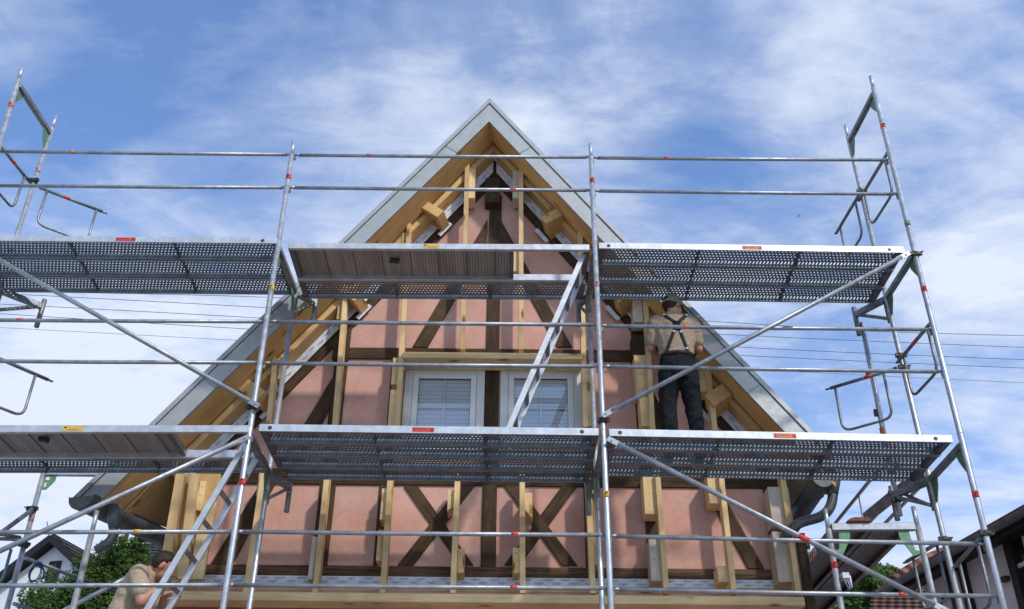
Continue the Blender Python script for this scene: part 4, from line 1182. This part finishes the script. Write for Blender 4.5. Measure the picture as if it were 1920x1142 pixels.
# --- worker in the cap, standing on the lower right deck, back to the camera
YP = 7.72; base = at(1270, 806, YP); _a, _b, _z, _s = span(1142, 804, 1784, 816); bz = _z + _s * (at(1271, 690, YP).x - _a) + .022
b0 = V((at(1271, 690, YP).x, YP, bz))
def Q(x, y, z): return b0 + V((x, y, z))
headR = frame_from((.80, .58, -.24), (.10, .10, 1)); hc = Q(.02, .055, 1.605)
body = MB()
loft(body, [(Q(0, 0, .84), .15, .105), (Q(0, -.005, .95), .165, .11), (Q(0, 0, 1.08), .150, .098), (Q(0, 0, 1.25), .172, .108), (Q(0, -.005, 1.36), .180, .105), (Q(0, 0, 1.43), .125, .075), (Q(0, .01, 1.47), .06, .055)], (1, 0, 0))
limb(body, [Q(0, .0, 1.44), Q(.012, .04, 1.56)], [.058, .054])
head(body, hc, headR)
ank = {}
for s_ in (-1, 1):
    hip, kn, an = Q(s_ * .085, 0, .86), Q(s_ * .118, .03, .47), Q(s_ * .128, -.02, .085)
    limb(body, [hip, kn, an], [.085, .055, .038]); limb(body, [an, an + V((s_ * .02, .15, -.05))], [.036, .03])
    sh_, el, wr = Q(s_ * .188, 0, 1.40), Q(s_ * .228, .06, 1.135), Q(s_ * .17 + .03, .29, 1.20)
    limb(body, [sh_, el, wr], [.052, .040, .027]); hand(body, wr, (-s_ * .2, .9, .3), (-s_ * .7, 0, -.5), 1.0, s_)
    ank[s_] = (hip, kn, an, sh_, el, wr)
pb = bake(body, .007, 3)
p1 = pb.build('person', 'skin', None, (b0.x, b0.y, bz - .02))
tag(p1, 'person in dark cap, tan t-shirt and black braces standing on the deck with back turned', 'person')
face_bits(p1, hc, headR)
sh = MB()
loft(sh, [(Q(0, -.004, .955), .170, .124), (Q(0, -.008, 1.05), .168, .122), (Q(0, -.006, 1.2), .182, .128), (Q(0, -.008, 1.32), .196, .126), (Q(0, -.006, 1.40), .184, .106), (Q(0, 0, 1.455), .110, .078), (Q(0, .008, 1.475), .072, .068)], (1, 0, 0))
for s_ in (-1, 1):
    hip, kn, an, sh_, el, wr = ank[s_]
    limb(sh, [sh_ + V((-s_ * .03, 0, .0)), sh_ + (el - sh_) * .1, sh_ + (el - sh_) * .78], [.070, .067, .062])
shm = bake(sh, .009, 4, (.022, .075))
sho = shm.build('t_shirt', 'tan', p1)
tr_ = MB()
loft(tr_, [(Q(0, -.006, .74), .10, .12), (Q(0, -.008, .84), .176, .138), (Q(0, -.006, .93), .174, .130), (Q(0, -.004, .985), .172, .127)], (1, 0, 0))
for s_ in (-1, 1):
    hip, kn, an, *_r = ank[s_]
    limb(tr_, [hip + V((0, 0, -.02)), hip + (kn - hip) * .5, kn, kn + (an - kn) * .4, kn + (an - kn) * .75, an + V((0, 0, -.015))], [.104, .094, .078, .074, .068, .066])
trm = bake(tr_, .009, 4, (.028, .07)); tro = trm.build('trousers', 'navy', p1)
bvh = BVHTree.FromPolygons([tuple(v) for v in shm.v], shm.f)
bvt = BVHTree.FromPolygons([tuple(v) for v in trm.v], trm.f)
def onback(x, z, off=.004):
    h = bvh.ray_cast(V((b0.x + x, b0.y - 1, bz + z)), V((0, 1, 0))); h2 = bvt.ray_cast(V((b0.x + x, b0.y - 1, bz + z)), V((0, 1, 0)))
    ys_ = [q[0].y for q in (h, h2) if q[0] is not None]
    return V((b0.x + x, (min(ys_) if ys_ else b0.y - .1) - off, bz + z))
def strap(pts2, wd, name, mat, parent, off=.004, n=14):
    mb = MB(); L = []
    tot = len(pts2) - 1
    for i in range(tot):
        for k in range(n + (1 if i == tot - 1 else 0)):
            f = k / n; L.append((pts2[i][0] + (pts2[i + 1][0] - pts2[i][0]) * f, pts2[i][1] + (pts2[i + 1][1] - pts2[i][1]) * f))
    vs = []; m_ = len(L)
    for i, (x, z) in enumerate(L):
        a = L[max(0, i - 1)]; c = L[min(m_ - 1, i + 1)]; dx, dz = c[0] - a[0], c[1] - a[1]; l = math.hypot(dx, dz); nx, nz = -dz / l, dx / l
        y = min(onback(x + nx * wd / 2 * e, z + nz * wd / 2 * e, off).y for e in (-1, 0, 1))
        for o_ in (0, .006):
            vs += [V((b0.x + x - nx * wd / 2, y + o_, bz + z - nz * wd / 2)), V((b0.x + x + nx * wd / 2, y + o_, bz + z + nz * wd / 2))]
    fs = []
    for i in range(m_ - 1):
        a = i * 4; fs += [(a, a + 1, a + 5, a + 4), (a + 2, a + 6, a + 7, a + 3), (a, a + 4, a + 6, a + 2), (a + 1, a + 3, a + 7, a + 5)]
    return mb.add(vs, fs, None, True).build(name, mat, parent)
st0 = strap([(-.12, .985), (-.012, 1.265)], .030, 'braces', 'strap', p1); strap([(.088, .985), (.012, 1.265)], .030, 'braces', 'strap', p1)
strap([(-.012, 1.30), (-.115, 1.435)], .034, 'braces', 'strap', p1); strap([(.012, 1.30), (.118, 1.435)], .034, 'braces', 'strap', p1)
strap([(0, 1.225), (0, 1.325)], .066, 'brace_patch', 'navy', p1, .010, 6)
for x, z in ((-.105, 1.03), (.075, 1.03), (-.036, 1.205), (.032, 1.205), (-.105, 1.425), (.108, 1.425)):
    c = onback(x, z, .010); MB().ell(c, (.017, .004, .013), 10).build('clip', 'clip', p1)
lt = MB()
def shirt_text(st, x, z, h):
    vs, fs = text_mesh(st); lt.add([onback(x + v.x * h, z + v.y * h, .0025) for v in vs], fs)
shirt_text('TW', -.115, 1.275, .062); shirt_text('OM', .045, 1.275, .062)
lt.build('lettering', 'cap', sho)
hair(p1, hc, headR, 1.0)
cp = MB(); cp.ell(hc + headR @ V((0, -.014, .026)), (.094, .115, .110), 64, headR)
inv = headR.transposed(); kf = []
for f in cp.f:
    q = inv @ (sum((cp.v[i] for i in f), V((0, 0, 0))) / len(f) - hc)
    opening = q.y < -.05 and abs(q.x) < .046 and .018 < q.z < .018 + .048 * math.sqrt(max(0, 1 - (q.x / .046) ** 2))
    if q.z > -.012 + max(0, q.y) * .42 and not opening: kf.append(f)
cp.f = kf; cp.sm = [True] * len(kf)
capo = cp.build('cap', 'cap', p1); sm = capo.modifiers.new('thick', 'SOLIDIFY'); sm.thickness = .006; sm.offset = -1
br = MB(); nn_ = 12; vs = []
for k in range(nn_ + 1):
    a = math.pi * k / nn_; x = math.cos(a)
    vs.append(hc + headR @ V((x * .082, .058 + math.sin(a) * .03, .034 - .012 * abs(x)))); vs.append(hc + headR @ V((x * .078, .075 + math.sin(a) * .105, .016 - .034 * abs(x) ** 2)))
br.add(vs, [(2 * k, 2 * k + 1, 2 * k + 3, 2 * k + 2) for k in range(nn_)], None, True)
bro = br.build('brim', 'cap', capo); sm = bro.modifiers.new('thick', 'SOLIDIFY'); sm.thickness = .006
for s_ in (-1, 1):
    an = ank[s_][2]; mb = MB(); mb.ell(an + V((s_ * .012, .06, -.05)), (.05, .14, .045), 14); mb.ell(an + V((0, -.01, -.02)), (.05, .06, .065), 12)
    mb.abox(an.x - .045 + s_ * .012, an.x + .045 + s_ * .012, an.y - .06, an.y + .17, bz - .02, bz + .015); bake(mb, .008, 3).build('shoe', 'navy', p1)
belt = strap([(-.165, .985), (.165, .985)], .035, 'belt', 'strap', p1, .006, 20)

# --- worker kneeling at the lower left, seen from the side behind the ladder
YQ = 7.74
def S(px, py, dy=0): 
    p = at(px, py, YQ); return V((p.x, YQ + dy, p.z))
headR = frame_from((.70, .45, -.62), (.55, .1, .8)); hc = S(306, 1062)
floor = za
pel = S(236, 1176); 
body = MB()
chest, nb = S(262, 1104), S(284, 1070)
loft(body, [(pel + V((0, 0, -.06)), .145, .10), (pel + V((0, 0, .05)), .155, .105), (S(243, 1142), .145, .095), (S(255, 1112), .165, .105), (S(270, 1088), .17, .098), (S(280, 1074), .12, .07), (nb, .06, .05)], (0, -1, 0))
limb(body, [S(278, 1078), S(290, 1066), S(298, 1062)], [.058, .052, .05]); head(body, hc, headR)
J = {}
for s_ in (-1, 1):                          # -1 is the side towards the camera
    sh_ = S(274, 1086, s_ * .185); 
    if s_ < 0: el, wr = S(281, 1143, -.22), S(313, 1106, -.14)
    else: el, wr = S(286, 1142, .20), S(305, 1120, .02)
    limb(body, [sh_, el, wr], [.054, .043, .028]); d = (V((.5, .1, .75)) if s_ < 0 else V((.8, -.1, .4))); hand(body, wr, d, (.6, .3, -.4), 1.1, 1)
    hip = pel + V((.02, s_ * .09, -.03)); kn = V((pel.x + .17, YQ + s_ * .13, floor + .065)); an = V((pel.x - .22, YQ + s_ * .12, floor + .05))
    limb(body, [hip, kn, an], [.085, .058, .038]); limb(body, [an, an + V((-.10, 0, -.005))], [.036, .028])
    J[s_] = (sh_, el, wr, hip, kn, an)
pb = bake(body, .007, 3); p2 = pb.build('person', 'skin', None, (pel.x, YQ, floor))
tag(p2, 'person with short brown hair and sand t-shirt bending forward behind the lower ladder', 'person')
face_bits(p2, hc, headR); hair(p2, hc, headR, 1.0)
sh = MB()
loft(sh, [(S(228, 1166), .180, .130), (S(238, 1142), .176, .126), (S(251, 1114), .190, .128), (S(266, 1091), .196, .118), (S(277, 1077), .135, .088), (S(283, 1071), .085, .068)], (0, -1, 0))
for s_ in (-1, 1):
    sh_, el, *_r = J[s_]; limb(sh, [sh_ + V((-.01, -s_ * .04, 0)), sh_ + (el - sh_) * .12, sh_ + (el - sh_) * .62], [.082, .080, .075])
bake(sh, .009, 4, (.020, .08)).build('t_shirt', 'tan2', p2)
tr_ = MB(); loft(tr_, [(pel + V((-.01, 0, -.12)), .15, .12), (pel, .182, .135), (pel + V((0, 0, .07)), .178, .128)], (0, -1, 0))
for s_ in (-1, 1):
    *_r, hip, kn, an = J[s_]; limb(tr_, [hip, kn + V((0, 0, .015)), an + V((.03, 0, .01))], [.11, .078, .06])
bake(tr_, .009, 4, (.02, .07)).build('trousers', 'navy', p2)
for s_ in (-1, 1):
    an = J[s_][5]; mb = MB(); mb.ell(an + V((-.06, 0, -.0)), (.13, .045, .05), 14); bake(mb, .008, 2).build('shoe', 'navy', p2)

# ------------------------------------------------------------------ surroundings
def tiled_plane(mb, p, along, up, na, step=.33):   # rows of tiles as overlapping strips; p = lower corner
    p, along, up = V(p), V(along), V(up); n = max(1, int(up.length / step)); nrm = along.cross(up).normalized()
    if nrm.z < 0: nrm = -nrm
    for i in range(n):
        a = p + up * (i / n); b = p + up * ((i + 1.12) / n); L = along.length
        vs = [a + nrm * .05, a + along + nrm * .05, b + along + nrm * .012, b + nrm * .012, a, a + along]
        gs = [(0, i * step, 0), (L, i * step, 0), (L, i * step + step, 0), (0, i * step + step, 0), (0, i * step, 0), (L, i * step, 0)]
        mb.add(vs, [(0, 1, 2, 3), (4, 5, 1, 0)], gs)
    return mb
def gable_house(name, label, apex, width, length, pitch, wallmat, tilemat, eave_over=.5, group=None, yaw=0, barge='gablewood', windows=()):
    ap = V(apex); o = things(name, label, 'house', (ap.x, ap.y, 0), group)
    c, s_ = math.cos(yaw), math.sin(yaw)
    def T(x, y, z): return V((ap.x + x * c - y * s_, ap.y + x * s_ + y * c, z))
    hw = width / 2; k = math.tan(pitch); ze = ap.z - k * hw
    mb = MB(); vs = [T(-hw, .25, 0), T(hw, .25, 0), T(hw, .25, ze - .12), T(0, .25, ap.z - .12), T(-hw, .25, ze - .12)]
    vs += [v + T(0, length, 0) - T(0, 0, 0) for v in vs]
    mb.add(vs, [(0, 1, 2, 3, 4), (9, 8, 7, 6, 5), (1, 6, 7, 2), (0, 4, 9, 5)]).build('wall', wallmat, o)
    for sg in (-1, 1):
        xe = sg * (hw + eave_over); z2 = ap.z - k * abs(xe)
        al = T(0, length + .6, 0) - T(0, 0, 0)
        tiled_plane(MB(), T(xe, 0, z2), al, T(0, 0, ap.z) - T(xe, 0, z2), 1).build('roof', tilemat, o)
        mb = MB(); d = (T(xe, 0, z2) - T(0, 0, ap.z)); 
        mb.bar(T(0, -.02 - .004 * sg, ap.z - .07), T(xe, -.02 - .004 * sg, z2 - .07), .05, .16).build('bargeboard', barge, o)
        mb = MB(); a0, a1 = T(0, .02, ap.z - .10), T(xe, .02, z2 - .10); l_ = T(0, .25, 0) - T(0, 0, 0)
        mb.add([a0, a1, a1 + l_, a0 + l_], [(0, 1, 2, 3)]).build('soffit', barge, o)
    for (x, z, w_, h_) in windows:
        fr = MB().box(T(x, .24, z), (w_ / 2 * c, w_ / 2 * s_, 0), (0, .03, 0), (0, 0, h_ / 2)).build('window', 'brownwood', o)
        MB().box(T(x, .205, z), ((w_ / 2 - .07) * c, (w_ / 2 - .07) * s_, 0), (0, .006, 0), (0, 0, h_ / 2 - .07)).build('pane', 'glassdark', fr)
    return o
apx = at(98, 1003, 20)
wn_ = at(97, 1078, 20.3)
gable_house('neighbour_house', 'white rendered gable house with black bargeboards at the lower left', apx, 8.0, 9, R(37), 'whitewall', 'tile_brown', .5, yaw=-.25, windows=((wn_.x - apx.x, wn_.z, .30, .55),))
mb = MB().path([at(92, 1003, 22), at(88, 978, 22)], .012, 6)
tag(mb.build('antenna', 'wire', None, at(92, 1003, 22)), 'thin antenna rod on the ridge of the white gable house', 'antenna')
# houses farther back on the left
def eave_house(label, px0, py0, px1, py1, Y, depth, rise, tilemat, wallmat):
    a, b = at(px0, py0, Y), at(px1, py1, Y); b.z = a.z
    o = things('neighbour_house', label, 'house', ((a.x + b.x) / 2, Y, 0))
    tiled_plane(MB(), a, b - a, V((0, depth, rise)), 1).build('roof', tilemat, o)
    back = MB(); tiled_plane(back, a + V((0, 2 * depth, 0)), b - a, V((0, -depth, rise)), 1); back.build('roof', tilemat, o)
    mb = MB().abox(a.x + .3, b.x - .3, Y + .5, Y + 2 * depth - .5, 0, a.z - .05)
    for xx in (a.x + .3, b.x - .3): mb.add([(xx, Y + .5, a.z - .06), (xx, Y + 2 * depth - .5, a.z - .06), (xx, Y + depth, a.z + rise - .4)], [(0, 1, 2)])
    mb.build('wall', wallmat, o)
    MB().path([a + V((0, -.05, -.03)), b + V((0, -.05, -.03))], .07, 8).build('gutter', 'zinc_dark', o)
    return o
eave_house('house with a slate blue tiled roof half hidden behind the conifer', 175, 1062, 262, 1062, 30, 3.2, 1.9, 'tile_dark', 'whitewall')
hh = things('neighbour_house', 'house with a grey hipped tile roof just left of the timber house', 'house', at(290, 1060, 26) * V((1, 1, 0)) if False else (at(290, 1060, 26).x, 26, 0))
a, b, c = at(232, 1075, 26), at(345, 1075, 26), at(302, 1008, 28.5)
b.z = a.z
mb = MB(); 
n = 12
for i in range(n):
    f0, f1 = i / n, (i + 1.15) / n; up_ = V((0, -.05, .05))
    A0, A1 = a.lerp(c, f0), a.lerp(c, min(1, f1)); B0, B1 = b.lerp(c, f0), b.lerp(c, min(1, f1)); L0 = (B0 - A0).length; L1 = (B1 - A1).length
    mb.add([A0 + up_, B0 + up_, B1, A1, A0, B0], [(0, 1, 2, 3), (4, 5, 1, 0)], [(-L0 / 2, i * .4, 0), (L0 / 2, i * .4, 0), (L1 / 2, i * .4 + .4, 0), (-L1 / 2, i * .4 + .4, 0), (-L0 / 2, i * .4, 0), (L0 / 2, i * .4, 0)])
mb.build('roof', 'tile_grey', hh)
MB().add([a, V((a.x, a.y + 5, a.z)), c, b, V((b.x, b.y + 5, b.z))], [(0, 2, 1), (3, 4, 2), (1, 2, 4)]).build('roof', 'tile_grey', hh)
MB().abox(a.x + .3, b.x - .3, a.y + .4, a.y + 4.8, 0, a.z - .02).build('wall', 'whitewall', hh)

# pale house on the right with a long tiled eave
ea, eb = V((6.3, 11.05, 6.0)), V((5.73, 13.8, 6.0)); ed = (eb - ea).normalized(); en = V((ed.y, -ed.x, 0))   # en: to the right, into the house
rh = things('neighbour_house', 'pale grey rendered house with red tiles and a dark eave at the right edge', 'house', (ea.x + 1, ea.y, 0))
e0 = ea - ed * 6; e1 = eb + ed * .15
w0, w1 = e0 + en * .34, e1 + en * .34 - ed * .3
def wallbox(p, q, d, z0, z1):
    vs = [V((p.x, p.y, z0)), V((q.x, q.y, z0)), V((q.x, q.y, z1)), V((p.x, p.y, z1))]; vs += [v + en * d for v in vs]
    return MB().add(vs, [(0, 3, 2, 1), (4, 5, 6, 7), (0, 1, 5, 4), (1, 2, 6, 5), (2, 3, 7, 6), (3, 0, 4, 7)])
wallbox(w0, w1, 7, 0, 6.05).build('wall', 'greywall', rh)
mb = MB().add([e0 + V((0, 0, -.03)), e1 + V((0, 0, -.03)), e1 + en * .36 + V((0, 0, .03)), e0 + en * .36 + V((0, 0, .03))], [(0, 1, 2, 3)]); mb.build('soffit', 'brownwood', rh)
MB().bar(e0 + V((0, 0, .02)), e1 + V((0, 0, .02)), .03, .16).build('fascia', 'brownwood', rh)
gp = MB(); prof = [(math.cos(a) * .075, math.sin(a) * .075) for a in [math.pi + math.pi * k / 10 for k in range(11)]]
gp.sweep(prof + [(x * .93, z * .93) for x, z in prof[::-1]], [e0 - en * .09 + V((0, 0, .06)), e1 - en * .09 + V((0, 0, .06))], (en, (0, 0, 1))); gp.build('gutter', 'zinc_dark', rh)
# roof with a flared foot: a flatter first strip, then the steep main slope
f1 = en * .7 + V((0, 0, .42)); f2 = en * 4.2 + V((0, 0, 1.7))
tiled_plane(MB(), e0 + V((0, 0, .08)), e1 - e0, f1, 1, .3).build('roof', 'tile_red', rh)
tiled_plane(MB(), e0 + V((0, 0, .08)) + f1, e1 - e0, f2, 1, .3).build('roof', 'tile_red', rh)
es = ea + ed * .35
tiled_plane(MB(), e0 + V((0, 0, .10)) + f1 * .9, es - e0, en * 1.6 + V((0, 0, 2.6)), 1, .3).build('roof', 'tile_red', rh)
MB().path([e1 + V((0, 0, .13)), e1 + f1 + V((0, 0, .13)), e1 + f1 + f2 + V((0, 0, .13))], .09, 10, 0).build('verge_tile', 'tile_red', rh)
def wall_window(px0, py0, py1, px1):
    # window on the side wall: find where the ray meets the wall plane
    def hit(px, py):
        d = ray(px, py); k = (w0 - CAM).dot(en) / d.dot(en); return CAM + d * k
    a = hit(px0, py0); z1, z0 = a.z, hit(px0, py1).z
    fr = MB(); o_ = -en * .03; wd = abs((hit(px1, py0) - a).dot(ed))
    c = V((a.x, a.y, (z0 + z1) / 2)) - ed * wd / 2
    for s_ in (-1, 1):
        fr.box(c + ed * s_ * wd / 2 + o_, ed * .06, en * .05, V((0, 0, (z1 - z0) / 2 + .06))); fr.box(c + V((0, 0, s_ * (z1 - z0) / 2)) + o_, ed * (wd / 2 - .06), en * .05, V((0, 0, .06)))
    w_ = fr.build('window', 'brownwood', rh)
    MB().box(c - en * .005, ed * (wd / 2 - .06), en * .004, V((0, 0, (z1 - z0) / 2 - .06))).build('pane', 'glassdark', w_)
    s2 = MB(); s2.box(c - en * .02, ed * .03, en * .02, V((0, 0, (z1 - z0) / 2 - .06))).box(c - en * .02 + V((0, 0, .18)), ed * (wd / 2 - .06), en * .014, V((0, 0, .025)))
    s2.build('glazing_bar', 'frame', w_)
    mb = MB(); q = c + ed * (wd / 2 + .22) - en * .04; mb.box(q + V((0, 0, .1)), ed * .05, en * .04, V((0, 0, .03))); mb.build('hook', 'rust', w_)
wall_window(1893, 1012, 1190, 1958); wall_window(1785, 1070, 1190, 1809)
# low brown tiled roof beyond
lo = things('neighbour_house', 'low house with a brown ridged tile roof in front of the leafy tree', 'house', (at(1700, 1140, 15).x, 17, 0))
pA, pB = at(1628, 1172, 15), at(1772, 1172, 15); pB.z = pA.z; upv = at(1690, 1093, 17.2) - at(1690, 1172, 15); upv.x = 1.05
tiled_plane(MB(), pA, pB - pA, upv, 1, .24).build('roof', 'tile_brownred', lo)
MB().abox(pA.x + .3, pB.x, 15.4, 18.5, 0, pA.z - .02).build('wall', 'greywall', lo)

# trees
def leaf_cloud(blobs, n, size, seed, asp=.55):
    rn = random.Random(seed); mb = MB(); tint = []
    wts = [b[1].x * b[1].z for b in blobs]; tw = sum(wts)
    for (c, r), wgt in zip(blobs, wts):
        for _ in range(int(n * wgt / tw) + 20):
            while True:
                q = V((rn.uniform(-1, 1), rn.uniform(-1, 1), rn.uniform(-1, 1)))
                if .25 < q.length < 1: break
            q *= (q.length ** -.45) * rn.uniform(.72, 1.06)
            p = c + V((q.x * r.x, q.y * r.y, q.z * r.z)); s_ = size * rn.uniform(.6, 1.4)
            nrm = (q + V((rn.uniform(-.8, .8), rn.uniform(-.8, .8), rn.uniform(-.3, 1.0)))).normalized(); a = nrm.orthogonal().normalized(); a.rotate(Matrix.Rotation(rn.uniform(0, 6.28), 3, nrm)); b = nrm.cross(a)
            mb.add([p - a * s_, p + b * s_ * asp, p + a * s_, p - b * s_ * asp], [(0, 1, 2, 3)])
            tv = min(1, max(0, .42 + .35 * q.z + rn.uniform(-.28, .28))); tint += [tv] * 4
    mb.tint = tint; return mb
def tree(name, label, base, blobs, n, size, seed, mat, trunk_r, branches=True, asp=.55):
    o = things(name, label, 'tree', base); top = max(b[0].z for b in blobs); mb = MB()
    mb.path([V(base), V((base[0] + .05, base[1], base[2] + (top - base[2]) * .5)), V((base[0], base[1], top))], trunk_r, 10, 0, trunk_r * .25)
    if branches:
        for c, r in blobs:
            s_ = V((base[0], base[1], max(base[2] + .5, c.z - (abs(c.x - base[0]) + abs(c.y - base[1])) * .9 - .4))); mb.path([s_, s_.lerp(c, .5) + V((0, 0, .1)), c], trunk_r * .35, 6, 0, trunk_r * .08)
    mb.build('trunk', 'bark', o); leaf_cloud(blobs, n, size, seed, asp).build('crown', mat, o)
YT = 12.6
bl = []; rn = random.Random(11)
for px, py, r in ((212, 1060, .42), (238, 1050, .36), (190, 1078, .38), (258, 1085, .40), (228, 1090, .5), (180, 1108, .45), (205, 1118, .5), (150, 1122, .40), (120, 1132, .36), (95, 1140, .30), (250, 1125, .5), (150, 1150, .5), (200, 1155, .6), (276, 1070, .28), (288, 1100, .35), (105, 1165, .45), (258, 1022, .15), (262, 1008, .09), (246, 1036, .22), (165, 1092, .28)):
    p = at(px, py, YT + rn.uniform(-.35, .35)); bl.append((p, V((r, r * .9, r * .85))))
    for _ in range(4):
        d = V((rn.uniform(-1, 1), rn.uniform(-1, 1), rn.uniform(-.4, 1.1))) * r * .9; rr = r * rn.uniform(.16, .34); bl.append((p + d, V((rr, rr, rr * 1.9))))
c0_ = at(205, 1150, YT); bl += [(V((c0_.x, YT, c0_.z - k * .8)), V((.9 + .06 * k, .8, .7))) for k in range(1, 5)]
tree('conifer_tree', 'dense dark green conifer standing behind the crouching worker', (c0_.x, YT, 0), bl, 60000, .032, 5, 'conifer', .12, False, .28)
YR = 17.5; bl = []
for px, py, r in ((1660, 1085, .34), (1640, 1098, .38), (1618, 1108, .36), (1676, 1104, .36), (1604, 1124, .36), (1645, 1122, .5), (1672, 1130, .45), (1622, 1140, .5), (1655, 1150, .6), (1596, 1150, .4), (1668, 1076, .2), (1628, 1090, .2)):
    p = at(px, py, YR + rn.uniform(-.4, .4)); bl.append((p, V((r, r, r * .8))))
    for _ in range(4):
        d = V((rn.uniform(-1, 1), rn.uniform(-1, 1), rn.uniform(-.5, 1))) * r * .9; rr = r * rn.uniform(.3, .5); bl.append((p + d, V((rr, rr, rr * .8))))
c0_ = at(1645, 1150, YR)
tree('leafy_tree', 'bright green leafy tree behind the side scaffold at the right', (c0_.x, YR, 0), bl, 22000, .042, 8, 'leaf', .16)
YR2 = 16; bl = []
for px, py, r in ((1506, 1022, .12), (1500, 1040, .16), (1512, 1052, .13), (1496, 1065, .2), (1506, 1085, .2)):
    p = at(px, py, YR2 + rn.uniform(-.2, .2)); bl.append((p, V((r, r, r))))
c0_ = at(1498, 1085, YR2)
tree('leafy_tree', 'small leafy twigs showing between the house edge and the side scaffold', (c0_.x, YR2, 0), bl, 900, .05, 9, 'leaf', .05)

# power lines far behind
for lb, pts_ in (('topmost power line crossing behind the house', ((-80, 546), (515, 558), (1340, 603), (1613, 620), (2010, 632))), ('second power line from the top crossing behind the house', ((-80, 546), (502, 577), (1357, 627), (2010, 655))),
        ('third power line from the top crossing behind the house', ((-80, 566), (500, 597), (1390, 651), (2010, 678))), ('fourth power line from the top crossing behind the house', ((-80, 583), (467, 617), (1400, 667), (2010, 694))),
        ('lowest and thinnest power line crossing behind the house', ((-80, 610), (440, 638), (1498, 697), (2010, 722)))):
    P3 = [at(x, y, 30) for x, y in pts_]
    # smooth cable through the points
    q = []
    for i in range(len(P3) - 1):
        p0, p1_, p2_, p3_ = P3[max(0, i - 1)], P3[i], P3[i + 1], P3[min(len(P3) - 1, i + 2)]
        for k in range(8):
            u = k / 8; q.append(.5 * ((2 * p1_) + (p2_ - p0) * u + (2 * p0 - 5 * p1_ + 4 * p2_ - p3_) * u * u + (3 * p1_ - p0 - 3 * p2_ + p3_) * u ** 3))
    q.append(P3[-1])
    o = MB().path(q, .0085 if 'lowest' in lb else .0125, 6).build('power_line', 'wire', None, P3[0]); tag(o, lb, 'power line', 'power lines behind the house')
# bird
bp = at(1498, 405, 45); bi = things('bird', 'small dark bird gliding in the sky left of the right scaffold end', 'bird', bp)
mb = MB().ell(bp, (.05, .035, .03), 10); mb.build('bird_body', 'black', bi)
for s_, tipv in ((-1, V((-.14, .05, -.05))), (1, V((.08, -.03, .14)))):
    tip = bp + tipv * 1.1; mid = bp + tipv * .5 + V((.02, 0, -.02)); wv = V((0, .05, .0)); up_ = V((.0, 0, .022))
    MB().add([bp - up_, bp + up_, mid + up_ * .8, mid - up_ * .8, tip], [(0, 3, 2, 1), (3, 4, 2)]).build('wing', 'black', bi)
